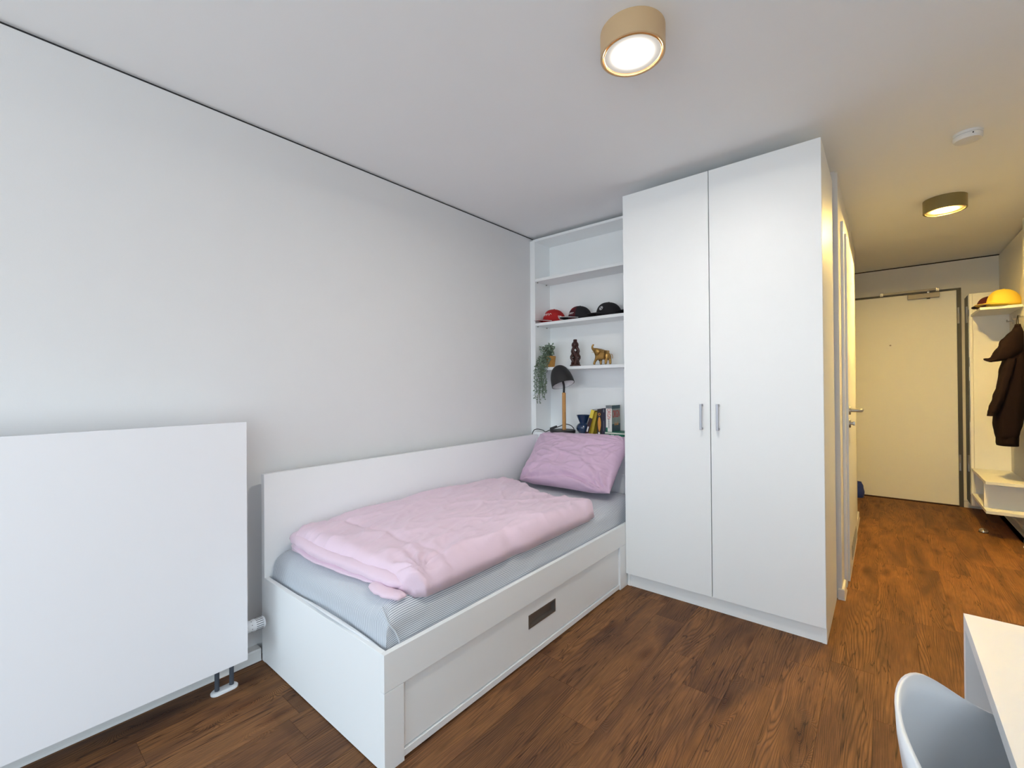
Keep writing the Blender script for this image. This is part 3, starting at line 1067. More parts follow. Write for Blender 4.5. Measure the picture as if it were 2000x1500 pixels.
for zz, rr in ((0, .0225), (.006, .0225), (.010, .019)):
    pass
rings = []
for zz, rr in ((0, .0225), (.006, .0225), (.0105, .0185), (.012, .0145)):
    ring = []
    for k in range(NS):
        a = 2 * PI * k / NS
        cy = .664 if math.sin(a) >= 0 else .612
        ring.append(bm.verts.new((.150 + rr * math.cos(a), cy + rr * math.sin(a), zz)))
    rings.append(ring)
for a, b in zip(rings, rings[1:]):
    for k in range(NS):
        bm.faces.new((a[k], a[(k + 1) % NS], b[(k + 1) % NS], b[k]))
bm.faces.new(rings[0]); bm.faces.new(rings[-1])
obj('pipe_rosette', bm, M['plastic'], rd, smooth='auto')

# ------------------------------------------------------------------ ceiling lamps


def ceiling_lamp(label, x, y, em, body):
    t = thing('ceiling_lamp', label, 'ceiling lamp', (x, y, H), group='round ceiling lamps')
    h = .080
    bm = NB()
    r = .108
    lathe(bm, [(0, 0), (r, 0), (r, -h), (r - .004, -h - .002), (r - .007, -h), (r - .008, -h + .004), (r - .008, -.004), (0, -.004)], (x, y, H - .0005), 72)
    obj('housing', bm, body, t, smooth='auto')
    bm = NB()
    lathe(bm, [(.098, -h - .001), (.0965, -h - .0025), (.095, -h - .001), (.095, -h + .004), (.098, -h + .004), (.098, -h - .001)], (x, y, H - .0005), 72)
    obj('rim_ring', bm, M['reflector'], t, smooth='auto')
    bm = NB()
    lathe(bm, [(0, -h + .0045), (.094, -h + .0045), (.094, -h + .008), (0, -h + .008)], (x, y, H - .0005), 72)
    obj('diffuser', bm, em, t, smooth='auto')
    return t


ceiling_lamp('round ceiling lamp, glare painted tan into its housing, over the bed and floor of the main room', 1.556, 1.445, M['emit_room'], M['tan'])
ceiling_lamp('round dark bronze ceiling lamp glowing warm in the hallway before the entrance door', 2.530, 4.09, M['emit_hall'], M['bronze'])

sd = thing('smoke_detector', 'small round white smoke detector on the ceiling at the start of the hallway', 'smoke detector', (2.535, 3.09, H))
bm = NB()
lathe(bm, [(0, 0), (.054, 0), (.054, -.010), (.0525, -.012), (0, -.012)], (2.535, 3.09, H - .0005), 48)
obj('mounting_base', bm, M['plastic'], sd, smooth='auto')
bm = NB()
lathe(bm, [(0, -.010), (.050, -.012), (.051, -.014), (.0535, -.016), (.0535, -.028), (.048, -.037), (.020, -.040), (0, -.040)], (2.535, 3.09, H), 48)
obj('sensor_cap', bm, M['plastic'], sd, smooth='auto')
bm = NB()
lathe(bm, [(0, 0), (.009, 0), (.009, -.002), (0, -.002)], (2.562, 3.105, H - .0388), 18)
obj('test_button', bm, M['plastic'], sd, smooth='auto')
bm = NB()
lathe(bm, [(0, 0), (.0028, 0), (.0028, .003), (0, .003)], (0, 0, 0), 10, Matrix.Translation((2.548, 3.0385, H - .022)) @ Matrix.Rotation(R(90), 4, 'X'))
obj('signal_light', bm, M['black'], sd)

# ------------------------------------------------------------------ table lamp on the ledge
LX, LY = .288, 2.916
tl = thing('table_lamp', 'black dome table lamp with an oak stem on the ledge over the pillow', 'lamp', (LX, LY, LZ))
bm = NB()
lathe(bm, [(0, 0), (.096, 0), (.099, .004), (.099, .018), (.096, .023), (0, .024)], (LX, LY, LZ), 56)
obj('base', bm, M['black'], tl, smooth='auto')
bm = NB()
lathe(bm, [(0, 0), (.0145, 0), (.0145, .285), (.012, .288), (0, .288)], (LX + .014, LY, LZ + .0235), 24)
obj('stem', bm, M['oak'], tl, smooth='auto', label='round oak stem')
bm = NB()
tube(bm, smooth_path([(LX + .014, LY, LZ + .31), (LX + .014, LY, LZ + .37), (LX + .014, LY - .03, LZ + .425), (LX + .014, LY - .06, LZ + .455)], 5), .0085, 14)
obj('upper_stem', bm, M['black'], tl, smooth='auto')
# dome shade, tilted so that its mouth turns to the front and right
SHM = Matrix.Translation((LX + .054, LY - .068, LZ + .372)) @ Matrix.Rotation(R(-22), 4, 'Y') @ Matrix.Rotation(R(-5), 4, 'X')
pr = [(.088 * math.cos(a) ** .85 if a < PI / 2 - .01 else 0, .158 * math.sin(a)) for a in [k * PI / 2 / 14 for k in range(15)]]
bm = NB()
inner = [(r - .0025 if r > .003 else 0, z - .0025 if k else z) for k, (r, z) in enumerate(pr)]
lathe(bm, pr + inner[::-1], (0, 0, 0), 56, SHM)
for f in bm.faces:
    c = SHM.inverted() @ f.calc_center_median()
so = lathe
o_sh = obj('lamp_shade', bm, M['black'], tl, smooth='auto')
bm = NB()
inner2 = [(r - .004 if r > .005 else 0, z - .004 if k else z + .0006) for k, (r, z) in enumerate(pr)]
lathe(bm, inner2, (0, 0, 0), 56, SHM)
obj('shade_lining', bm, M['shade_in'], o_sh, smooth=True, label='white inside of the shade')
bm = NB()
lathe(bm, [(0, .0), (.012, .003), (.022, .014), (.026, .030), (.022, .048), (.013, .066), (.013, .085), (0, .085)], (0, 0, .035), 24, SHM)
obj('bulb', bm, M['shade_in'], o_sh, smooth=True)
bm = NB()
cord = smooth_path([(LX + .03, LY + .055, LZ + .006), (LX + .062, LY + .066, LZ + .022), (LX + .03, LY + .075, LZ + .050), (LX - .02, LY + .070, LZ + .060),
                    (LX - .055, LY + .03, LZ + .042), (LX - .095, LY - .02, LZ + .022), (LX - .13, LY - .045, LZ + .004), (LX - .17, LY - .03, LZ + .012),
                    (LX - .205, LY - .045, LZ + .020), (.060, LY - .062, LZ + .014), (.0515, 2.838, LZ - .012), (.046, 2.838, LZ - .05)], 8)
tube(bm, cord, .0032, 8)
cd = obj('cord', bm, M['blackcord'], tl, smooth=True)
bm = NB()
box(bm, -.030, .030, -.011, .011, -.009, .009, .004, mtx=Matrix.Translation((LX - .082, LY - .005, LZ + .0345)) @ Matrix.Rotation(R(35), 4, 'Z') @ Matrix.Rotation(R(-20), 4, 'Y'))
obj('cord_switch', bm, M['black'], cd, smooth='auto')
cb = thing('cable_end', 'thin black cable loop between the wall board and the pillow', 'cable', (.12, 2.56, .49))
bm = NB()
tube(bm, smooth_path([(.094, 2.50, .499), (.100, 2.55, .512), (.115, 2.60, .517), (.16, 2.64, .513)], 6), .003, 8)
obj('cable', bm, M['blackcord'], cb, smooth=True)

# ------------------------------------------------------------------ vase
vz = thing('vase', 'small glossy dark blue vase with a flared neck beside the leaning books', 'vase', (.432, 2.985, LZ))
bm = NB()
lathe(bm, [(0, 0), (.032, 0), (.034, .003), (.046, .018), (.054, .036), (.053, .052), (.043, .068), (.029, .078), (.029, .082), (.036, .098), (.046, .122), (.052, .137),
           (.0505, .139), (.0485, .136), (.042, .120), (.032, .098), (.025, .082), (.025, .076), (.01, .03), (0, .03)], (.432, 2.985, LZ), 48,
      rfun=lambda a, z: 1 + .006 * math.cos(a * 16))
obj('vase_body', bm, M['vase'], vz, smooth='auto')

# ------------------------------------------------------------------ books


def book(name_label, W, Tk, Hh, cover, mtx, pages=True, cat='book', spine=None):
    """standing book, spine facing local -y, thickness along x, origin at the lower spine centre"""
    t = thing('book', name_label, cat, mtx.translation, group='books on the ledge')
    WM[t.name] = Matrix.Translation(mtx.translation)
    bm = NB()
    c = .0022
    box(bm, -Tk / 2, -Tk / 2 + c, 0, W, 0, Hh, mtx=mtx)
    box(bm, Tk / 2 - c, Tk / 2, 0, W, 0, Hh, mtx=mtx)
    box(bm, -Tk / 2 + c, Tk / 2 - c, 0, c, 0, Hh, mtx=mtx)
    obj('cover', bm, cover, t)
    bm = NB()
    box(bm, -Tk / 2 + c, Tk / 2 - c, c, W - .004, .003, Hh - .003, mtx=mtx)
    obj('pages', bm, M['paper'], t)
    return t


BK = 2.945
lean = lambda x, y, a: Matrix.Translation((x, y, LZ)) @ Matrix.Rotation(R(a), 4, 'Y')
b = book('leaning paperback with a dark maroon spine resting against the books beside the vase', .115, .026, .190, M['bk_maroon'], lean(.494, 2.925, 17))
m1 = lean(.494, 2.925, 17)
bm = NB(); box(bm, -.0132, .0132, -.0008, .012, .128, .190, mtx=m1); obj('spine_band', bm, M['bk_yellow'], b, label='yellow upper spine')
bm = NB(); box(bm, -.006, .004, -.0011, .0, .020, .060, mtx=m1); obj('spine_print', bm, M['print'], b)
bm = NB(); box(bm, .0125, .0137, .004, .110, .004, .186, mtx=m1); obj('back_cover', bm, M['bk_olive'], b)
b = book('thin olive-yellow paperback leaning between the maroon book and the gold-figured book', .125, .022, .172, M['bk_olive'], lean(.526, 2.945, 13))
b = book('black paperback whose spine shows a golden figure and ring', .115, .034, .190, M['bk_black'], lean(.5935, 2.940, 0.8))
m1 = lean(.5935, 2.940, 0.8)
bm = NB()
lathe(bm, [(.006, 0), (.0105, .0006), (.0105, .001), (.006, .001), (.006, 0)], (0, 0, 0), 24, m1 @ Matrix.Translation((0, -.0002, .152)) @ Matrix.Rotation(R(90), 4, 'X'))
obj('spine_ring', bm, M['bk_gold'], b, smooth='auto')
bm = NB()
ptsL = [(0, .02), (.008, .04), (.013, .07), (.013, .095), (.008, .122), (0, .135), (-.008, .122), (-.013, .095), (-.012, .07), (-.007, .04)]
vv = [bm.verts.new(m1 @ Vector((a, -.0012, z))) for a, z in ptsL]
f = bm.faces.new(vv)
ex = bmesh.ops.extrude_face_region(bm, geom=[f])
for v in ex['geom']:
    if isinstance(v, bmesh.types.BMVert): v.co += m1.to_3x3() @ Vector((0, .0012, 0))
obj('spine_art', bm, M['bk_gold'], b)
bm = NB(); lathe(bm, [(0, 0), (.008, 0), (.008, .001), (0, .001)], (0, 0, 0), 18, m1 @ Matrix.Translation((-.002, 0, .012)) @ Matrix.Rotation(R(90), 4, 'X'))
obj('publisher_mark', bm, M['print'], b)
b = book('navy paperback standing upright left of the book titled ORIGIN', .115, .036, .196, M['bk_navy'], lean(.633, 2.938, 0))
m1 = lean(.633, 2.938, 0)
bm = NB(); box(bm, -.004, .004, -.001, .0, .168, .190, mtx=m1)
obj('spine_print', bm, M['bk_grey'], b)
bm = NB(); box(bm, -.002, .001, -.001, 0, .03, .106, mtx=m1)
obj('spine_print', bm, M['bk_grey'], b)
# book lying flat under ORIGIN, running behind the wardrobe side
fx0, fx1 = .650, .84
b = thing('book', 'book with a green cover lying flat on the ledge under the ORIGIN book', 'book', (.70, 3.0, LZ), group='books on the ledge')
bm = NB(); box(bm, fx0, fx1, 2.915, 3.055, LZ, LZ + .0025); box(bm, fx0, fx1, 2.915, 3.055, LZ + .0265, LZ + .029); box(bm, fx0, fx1, 2.915, 2.918, LZ + .0025, LZ + .016)
obj('cover', bm, M['bk_green'], b)
obj('pages', B(fx0 + .002, fx1 - .002, 2.9182, 3.052, LZ + .0026, LZ + .0264), M['paper'], b)
bm = NB(); box(bm, fx0 + .05, fx0 + .075, 2.9142, 2.915, LZ + .005, LZ + .011); obj('spine_print', bm, M['print'], b)
OZ = LZ + .0292
m1 = Matrix.Translation((.680, 2.925, OZ))
b = book('thick book titled ORIGIN in red standing at the right end of the ledge', .135, .046, .190, M['bk_white'], m1)
bm = NB(); box(bm, -.0232, .0232, -.0009, .0006, .168, .190, mtx=m1); obj('spine_top_band', bm, M['bk_grey'], b)
bm = NB(); box(bm, -.0232, -.010, -.0009, .0006, .0, .03, mtx=m1); obj('spine_foot_band', bm, M['bk_green'], b)
text('spine_title', 'ORIGIN', .038, M['bk_red'], b, m1 @ Matrix.Translation((0, -.0012, .128)) @ Matrix.Rotation(R(90), 4, 'X') @ Matrix.Rotation(R(-90), 4, 'Z'), .58, 1.1)
bm = NB()
for k in range(9):
    box(bm, -.004, .004, -.0009, .0003, .026 + k * .0075, .031 + k * .0075, mtx=m1)
obj('author_marks', bm, M['bk_grey'], b)
bm = NB(); box(bm, .0229, .0236, .003, .133, .0, .055, mtx=m1)
cvb = obj('cover_forest', bm, M['bk_forest'], b)
bm = NB(); box(bm, .0229, .0236, .003, .133, .055, .165, mtx=m1); obj('cover_mist', bm, M['bk_teal'], b)
bm = NB(); box(bm, .0229, .0236, .003, .133, .165, .190, mtx=m1); obj('cover_sky', bm, M['bk_forest'], b)
bm = NB()
for k, (yy, hh) in enumerate(((.05, .075), (.075, .068), (.095, .078))):
    vv = [m1 @ Vector((.0238, yy - .010, .045)), m1 @ Vector((.0238, yy + .010, .045)), m1 @ Vector((.0238, yy, hh))]
    bm.faces.new([bm.verts.new(p) for p in vv])
obj('cover_spires', bm, M['bk_gold'], b)
text('cover_title', 'ORIGIN', .050, M['bk_red'], b, m1 @ Matrix.Translation((.0242, .069, .125)) @ Matrix.Rotation(R(90), 4, 'Z') @ Matrix.Rotation(R(90), 4, 'X'), .66, 1.5)

# ------------------------------------------------------------------ trailing plant
PX, PY = .135, 2.975
pp = thing('potted_plant', 'trailing grey-green plant in a straw-coloured pot hanging down from the shelf', 'plant', (PX, PY, SZ[2]))
bm = NB()
pf = []
for k in range(12):
    z = k * .0075
    pf += [(.034 + z * .12, z), (.0365 + z * .12, z + .0037)]
lathe(bm, [(0, 0)] + pf + [(.043, .092), (.040, .092), (.038, .08), (0, .08)], (PX, PY, SZ[2]), 32)
obj('pot', bm, M['pot'], pp, smooth='auto')
rl = random.Random(5)
sb, lb = NB(), NB()


def leaf(bm, p, d, s):
    d = d.normalized()
    side = d.cross(Vector((rl.uniform(-1, 1), rl.uniform(-1, 1), rl.uniform(-.4, 1)))).normalized()
    n = d.cross(side)
    q = [p, p + d * s * .35 + side * s * .30, p + d * s * .75 + side * s * .26, p + d * s, p + d * s * .75 - side * s * .26, p + d * s * .35 - side * s * .30]
    q[2] += n * s * .08; q[4] += n * s * .08
    vs = [bm.verts.new(a) for a in q]
    bm.faces.new(vs)


def vine(pts, r=.0012, ls=.016, step=.0095):
    P = smooth_path(pts, 10)
    tube(sb, P, r, 5)
    acc = 0
    for a, b in zip(P, P[1:]):
        acc += (b - a).length
        if acc > step:
            acc = 0
            t = (b - a).normalized()
            for sgn in (-1, 1):
                o = t.cross(Vector((rl.uniform(-1, 1), rl.uniform(-1, 1), rl.uniform(-1, 1)))).normalized()
                leaf(lb, b, o + t * .35 + Vector((0, 0, -.15)), ls * rl.uniform(.75, 1.2))


for k in range(26):
    a = rl.uniform(0, 2 * PI)
    rr = rl.uniform(.03, .078)
    ex_, ey = PX - .015 + rr * math.cos(a) * 1.05, PY - .012 + rr * math.sin(a) * .75
    ex_ = max(ex_, .066)
    h = SZ[2] + rl.uniform(.10, .185)
    vine([(PX, PY, SZ[2] + .085), ((PX + ex_) / 2, (PY + ey) / 2, h), (ex_, ey, h - rl.uniform(-.01, .04))], ls=.020, step=.011)
for k in range(15):
    a = rl.uniform(0, 1)
    x = max(.067, .072 + a * .105)
    L_ = rl.choice((.12, .16, .2, .24, .28, .34, .38))
    if a > .8: L_ = min(L_, .25)
    y = 2.868 + rl.uniform(-.012, .010)
    vine([(PX - .01, PY - .02, SZ[2] + .09), (x, 2.92, SZ[2] + rl.uniform(.06, .10)), (x + rl.uniform(-.01, .01), y, SZ[2] + .0),
          (x + rl.uniform(-.012, .012), y, SZ[2] - L_ * .5), (max(.064, x + rl.uniform(-.015, .02)), y - .004, SZ[2] - L_)], ls=.0165, step=.0090)
obj('vines', sb, M['stem'], pp, smooth=True, kind='stuff')
obj('foliage', lb, M['leaf'], pp, kind='stuff')

# ------------------------------------------------------------------ carved figure
SX, SY = .366, 2.985
st = thing('carved_figure', 'dark wooden openwork carving standing mid-shelf between plant and elephant', 'figurine', (SX, SY, SZ[2]))
z0 = SZ[2]
bm = NB()
lathe(bm, [(0, 0), (.040, 0), (.042, .003), (.042, .012), (.038, .016), (0, .017)], (SX, SY, z0), 32, rfun=lambda a, z: 1 + .02 * math.cos(3 * a))
obj('plinth', bm, M['statue'], st, smooth='auto')
bm = NB()
for k in range(4):
    a0 = k * PI / 2 + .4
    pts, rad = [], []
    for q in range(17):
        t = q / 16
        z = z0 + .014 + t * .170
        env = .027 * math.sin(PI * min(1, .16 + t * .84)) ** .6 + .004
        w = env * (.82 + .30 * math.cos(t * 6 * PI))
        a = a0 + .5 * math.sin(t * PI * 2)
        pts.append((SX + w * math.cos(a), SY + w * math.sin(a), z))
        rad.append(.0135 + .0030 * math.cos(t * 6 * PI + PI) - .003 * t)
    tube(bm, pts, rad, 10)
obj('entwined_bodies', bm, M['statue'], st, smooth=True)
bm = NB()
lathe(bm, [(0, .150), (.022, .152), (.027, .165), (.025, .180), (.016, .192), (.0145, .196), (.0145, .208), (.012, .212), (0, .212)], (SX, SY, z0), 20, rfun=lambda a, z: 1 + .08 * math.cos(5 * a))
obj('carved_head', bm, M['statue'], st, smooth=True)

# ------------------------------------------------------------------ elephant


def skin(name, nodes, edges, m, parent, levels=2):
    me = bpy.data.meshes.new(name)
    inv = WM[parent.name].inverted()
    me.from_pydata([inv @ Vector(n[0]) for n in nodes], edges, [])
    me.materials.append(m)
    o = bpy.data.objects.new(name, me)
    link(o, parent)
    sk = o.modifiers.new('skin', 'SKIN')
    sk.use_smooth_shade = True
    me.skin_vertices.new() if not me.skin_vertices else None
    for i, n in enumerate(nodes):
        me.skin_vertices[0].data[i].radius = (n[1], n[1] if len(n) < 3 else n[2])
        me.skin_vertices[0].data[i].use_root = (i == 0)
    sb_ = o.modifiers.new('subdivision', 'SUBSURF')
    sb_.levels = levels; sb_.render_levels = levels
    return o


EX, EY, EZ = .600, 2.975, SZ[2]
el = thing('elephant_figurine', 'golden elephant figurine with raised trunk on the shelf under the caps', 'figurine', (EX, EY, EZ))
E_ = lambda x, y, z, *r: ((EX + x, EY + y, EZ + z), *r)
nodes = [E_(.012, 0, .078, .032, .034), E_(.045, 0, .076, .031, .033), E_(-.022, 0, .086, .026, .030), E_(-.046, 0, .114, .022, .025), E_(-.064, 0, .122, .015),
         E_(-.075, 0, .129, .0105), E_(-.080, 0, .142, .0085), E_(-.075, 0, .155, .0072), E_(-.064, 0, .162, .0060),
         E_(.058, .016, .050, .013), E_(.062, .016, .022, .0095), E_(.060, .016, .006, .0105),
         E_(.046, -.016, .048, .013), E_(.042, -.016, .022, .0095), E_(.040, -.016, .006, .0105),
         E_(-.020, .016, .052, .012), E_(-.016, .016, .024, .0090), E_(-.016, .016, .006, .0100),
         E_(-.034, -.016, .052, .012), E_(-.050, -.016, .028, .0088), E_(-.056, -.016, .007, .0098),
         E_(.068, 0, .068, .012)]
edges = [(0, 1), (0, 2), (2, 3), (3, 4), (4, 5), (5, 6), (6, 7), (7, 8), (1, 9), (9, 10), (10, 11), (1, 12), (12, 13), (13, 14), (2, 15), (15, 16), (16, 17), (2, 18), (18, 19), (19, 20), (1, 21)]
skin('body', nodes, edges, M['gold'], el)
for s in (-1, 1):
    bm = NB()
    c = Vector((EX - .030, EY + s * .024, EZ + .108))
    n_ = 14
    o0 = bm.verts.new(c + Vector((-.006, -s * .003, .004)))
    o1 = bm.verts.new(c + Vector((-.006, -s * .000, .004)) + Vector((0, s * .004, 0)))
    r0, r1 = [], []
    for k in range(n_):
        a = 2 * PI * k / n_
        rx, rz = .022 * (1 + .15 * math.cos(2 * a)), .027
        p = c + Vector((.006 + rx * math.cos(a), s * (.004 + .004 * math.cos(a)), -.006 + rz * math.sin(a)))
        r0.append(bm.verts.new(p)); r1.append(bm.verts.new(p + Vector((0, s * .003, 0))))
    for k in range(n_):
        k2 = (k + 1) % n_
        bm.faces.new((o0, r0[k], r0[k2])); bm.faces.new((o1, r1[k2], r1[k])); bm.faces.new((r0[k], r1[k], r1[k2], r0[k2]))
    obj('ear', bm, M['gold'], el, smooth=True)
    bm = NB()
    tube(bm, smooth_path([(EX - .060, EY + s * .011, EZ + .110), (EX - .070, EY + s * .014, EZ + .100), (EX - .078, EY + s * .014, EZ + .104)], 4), [.0030 - .00022 * k for k in range(9)], 8)
    obj('tusk', bm, M['ivory'], el, smooth=True)
bm = NB()
tube(bm, smooth_path([(EX + .080, EY, EZ + .082), (EX + .088, EY, EZ + .070), (EX + .088, EY, EZ + .048)], 5), .0025, 7)
obj('tail', bm, M['gold'], el, smooth=True)

# ------------------------------------------------------------------ caps


def cap(label, x, y, z, rz, m_dome, m_brim, m_edge, group, tilt=0.0, s=1.0, m_panel=None, deco=None, hs=1.0):
    t = thing('cap', label, 'cap', (x, y, z), rz=rz, group=group)
    a, b_, h = .094 * s, .078 * s, .098 * s * hs
    bm = NB()
    n, mrow = 48, 12

    def dome(th, ph, k=1.0):
        c = math.cos(ph) ** .80
        front = .10 * math.cos(th)
        hz = h * math.sin(ph) ** .92
        return Vector((a * c * math.cos(th) * k - .012 * math.sin(ph) * 0, b_ * c * math.sin(th) * k, .006 + hz * k * (1 + .06 * math.cos(th) * math.cos(ph))))
    rows = []
    for j in range(mrow):
        ph = PI / 2 * j / mrow
        rows.append([bm.verts.new(dome(2 * PI * i / n, ph) * (1 if True else 1)) for i in range(n)])
    topv = bm.verts.new(dome(0, PI / 2 - 1e-4))
    for r0, r1 in zip(rows, rows[1:]):
        for i in range(n):
            f = bm.faces.new((r0[i], r0[(i + 1) % n], r1[(i + 1) % n], r1[i]))
            if m_panel:
                th = 2 * PI * (i + .5) / n
                f.material_index = 1 if (th < R(55) or th > R(305)) else 0
    for i in range(n):
        bm.faces.new((rows[-1][i], rows[-1][(i + 1) % n], topv))
    bm.faces.new(rows[0][::-1])
    tl_ = Matrix.Rotation(tilt, 4, 'Y')
    bm.transform(tl_)
    cr = obj('crown', bm, [m_dome, m_panel or m_dome], t, local=True, smooth=True)
    bm = NB()
    lathe(bm, [(0, 0), (.006 * s, 0), (.006 * s, .003), (.003 * s, .005), (0, .005)], (0, 0, h + .005), 12)
    bm.transform(tl_)
    obj('button', bm, m_dome, t, local=True, smooth=True)
    # brim: an arched crescent
    bm = NB()
    nu_, nv_ = 26, 6

    def br(i, j, dz=0.0):
        th = R(-78 + 156 * i / nu_)
        v = j / nv_
        L_ = .070 * s * max(0, math.cos(th)) ** .45
        rx = a * math.cos(th) + L_ * v * (.45 + .55 * math.cos(th))
        ry = b_ * math.sin(th) * (1 + .05 * v) + L_ * v * math.sin(th) * .25
        zz = .006 + .022 * s * math.cos(th) ** 2 * (1 - .45 * v) + .002
        return Vector((rx, ry, zz + dz))
    G = {}
    for lay, dz in ((0, 0), (1, .0026)):
        for i in range(nu_ + 1):
            for j in range(nv_ + 1):
                G[(lay, i, j)] = bm.verts.new(br(i, j, dz))
    for i in range(nu_):
        for j in range(nv_):
            bm.faces.new((G[(1, i, j)], G[(1, i + 1, j)], G[(1, i + 1, j + 1)], G[(1, i, j + 1)]))
            bm.faces.new((G[(0, i, j)], G[(0, i, j + 1)], G[(0, i + 1, j + 1)], G[(0, i + 1, j)]))
        bm.faces.new((G[(0, i, nv_)], G[(1, i, nv_)], G[(1, i + 1, nv_)], G[(0, i + 1, nv_)]))
        bm.faces.new((G[(0, i, 0)], G[(0, i + 1, 0)], G[(1, i + 1, 0)], G[(1, i, 0)]))
    for i in (0, nu_):
        for j in range(nv_):
            bm.faces.new((G[(0, i, j)], G[(1, i, j)], G[(1, i, j + 1)], G[(0, i, j + 1)]))
    bm.transform(tl_)
    brm = obj('brim', bm, m_brim, t, local=True, smooth='auto')
    if m_edge:
        bm = NB()
        tube(bm, [br(i, nv_, .0013) for i in range(nu_ + 1)], .0019, 6)
        bm.transform(tl_)
        obj('piping', bm, m_edge, brm, local=True, smooth=True)
    if deco: deco(t, dome, tl_)
    return t


def squiggle(t, dome, tl_, th0, th1, ph0, amp, m, w=.0016, n=5, name='embroidery'):
    pts = []
    N_ = n * 10
    for q in range(N_ + 1):
        u = q / N_
        th = th0 + (th1 - th0) * u + .04 * math.cos(u * n * 2 * PI)
        ph = ph0 + amp * math.sin(u * n * 2 * PI)
        pts.append(tl_ @ (dome(th, ph) * 1.012))
    bm = NB()
    tube(bm, pts, w, 6)
    obj(name, bm, m, t, local=True, smooth=True)


def deco_red(t, dome, tl_):
    squiggle(t, dome, tl_, R(62), R(-12), .50, .10, M['print'], .0017, 5)
    squiggle(t, dome, tl_, R(100), R(122), .30, .12, M['print'], .0022, 3, 'side_emblem')
    squiggle(t, dome, tl_, R(104), R(124), .16, .05, M['print'], .0018, 2, 'side_emblem')


def deco_dark(t, dome, tl_):
    squiggle(t, dome, tl_, R(42), R(10), .36, .06, M['print'], .0013, 4)
    squiggle(t, dome, tl_, R(36), R(16), .75, .10, M['capred'], .0014, 2, 'red_emblem')


def deco_round(t, dome, tl_):
    c = dome(0.62, .46) * 1.014
    nrm = (dome(0.62, .46) - Vector((0, 0, .02))).normalized()
    q = nrm.to_track_quat('Z', 'Y').to_matrix().to_4x4()
    base = tl_ @ Matrix.Translation(c) @ q
    bm = NB()
    lathe(bm, [(0.0135, 0), (.0155, 0), (.0155, .0016), (.0135, .0016), (.0135, 0)], (0, 0, 0), 32, base)
    obj('badge_ring', bm, M['print'], t, local=True, smooth='auto')
    for k, mm in ((0, M['print']), (1, M['bk_navy']), (2, M['print']), (3, M['bk_navy'])):
        bm = NB()
        r = .0102
        vs = [bm.verts.new(base @ Vector((0, 0, .0012)))] + [bm.verts.new(base @ Vector((r * math.cos(PI / 2 * (k + i / 8)), r * math.sin(PI / 2 * (k + i / 8)), .0012))) for i in range(9)]
        bm.faces.new(vs)
        obj('badge_quarter', bm, mm, t, local=True)


GC = 'baseball caps on the third shelf'
cz = SZ[1]
cap('bright red baseball cap with white embroidery, leftmost on the cap shelf', .160, 3.002, cz, R(226), M['capred'], M['capred'], M['print'], GC, deco=deco_red, hs=1.08)
cap('black cap with a maroon front and grey-piped brim, middle of the shelf caps', .402, 3.002, cz, R(226), M['capblack'], M['capblack'], M['print'], GC, m_panel=M['capmaroon'], deco=deco_dark, hs=1.06)
cap('plain black cap with a small round white-quartered badge beside the wardrobe', .650, 3.000, cz, R(226), M['capblack'], M['capblack'], None, GC, s=1.03, deco=deco_round)
cap('dark maroon cap mostly hidden behind the wardrobe edge on the cap shelf', .868, 3.00, cz, R(226), M['capmaroon'], M['capblack'], None, GC, s=.95)

# ------------------------------------------------------------------ hallway coat unit
hu = thing('coat_rack', 'white hallway coat unit with hat shelf, bench box and mirrored side beside the entrance door', 'coat rack', (2.93, 5.5, 0))
obj('side_panel', B(2.8125, 2.832, 5.762, 6.03, .105, 2.022, .001), M['matte'], hu)
obj('end_panel', B(2.834, 3.0575, 5.762, 5.780, .105, 2.022, .001), M['matte'], hu)
obj('mirror', B(2.8085, 2.8122, 5.775, 6.028, .110, 2.018), M['mirror'], hu, label='tall narrow mirror on the door side')


def slabpoly(pts, z0, z1, bev=0.0):
    bm = NB()
    lo = [bm.verts.new((x, y, z0)) for x, y in pts]
    hi = [bm.verts.new((x, y, z1)) for x, y in pts]
    n = len(pts)
    bm.faces.new(lo[::-1]); bm.faces.new(hi)
    for k in range(n): bm.faces.new((lo[k], lo[(k + 1) % n], hi[(k + 1) % n], hi[k]))
    if bev: bmesh.ops.bevel(bm, geom=bm.edges[:], offset=bev, segments=1, affect='EDGES')
    return bm


obj('hat_shelf', B(2.822, 3.0575, 5.265, 5.7615, 1.812, 1.834, .001), M['matte'], hu)
obj('bench_top', B(2.8145, 3.0575, 5.05, 5.7615, .422, .445, .001), M['matte'], hu)
obj('bench_bottom', B(2.8145, 3.0575, 5.04, 5.7615, .195, .218, .001), M['matte'], hu)
obj('bench_divider', B(2.820, 3.0575, 5.165, 5.183, .218, .422), M['matte'], hu)
obj('bench_back', B(3.045, 3.0575, 5.183, 5.7615, .218, .422), M['matte'], hu)
HK = [(5.62, 1.735), (5.42, 1.735), (5.16, 1.725)]
for y, z in HK:
    bm = NB()
    box(bm, 3.018, 3.058, y - .006, y + .006, z - .005, z + .005, .001)
    box(bm, 3.018, 3.025, y - .006, y + .006, z - .005, z + .016, .001)
    box(bm, 3.053, 3.058, y - .010, y + .010, z - .022, z + .014, .001)
    obj('hook', bm, M['steel'], hu)

cap('black cap with a dark red front lying on the hat shelf beside the yellow cap', 2.900, 5.43, 1.834, R(240), M['capblack'], M['capblack'], M['print'], 'caps on the hallway hat shelf', m_panel=M['capmaroon'])
cap('bright yellow cap lying on the hallway hat shelf', 2.966, 5.345, 1.8345, R(205), M['capyellow'], M['capyellow'], None, 'caps on the hallway hat shelf', s=1.12, hs=1.22)

# ------------------------------------------------------------------ hooded jacket


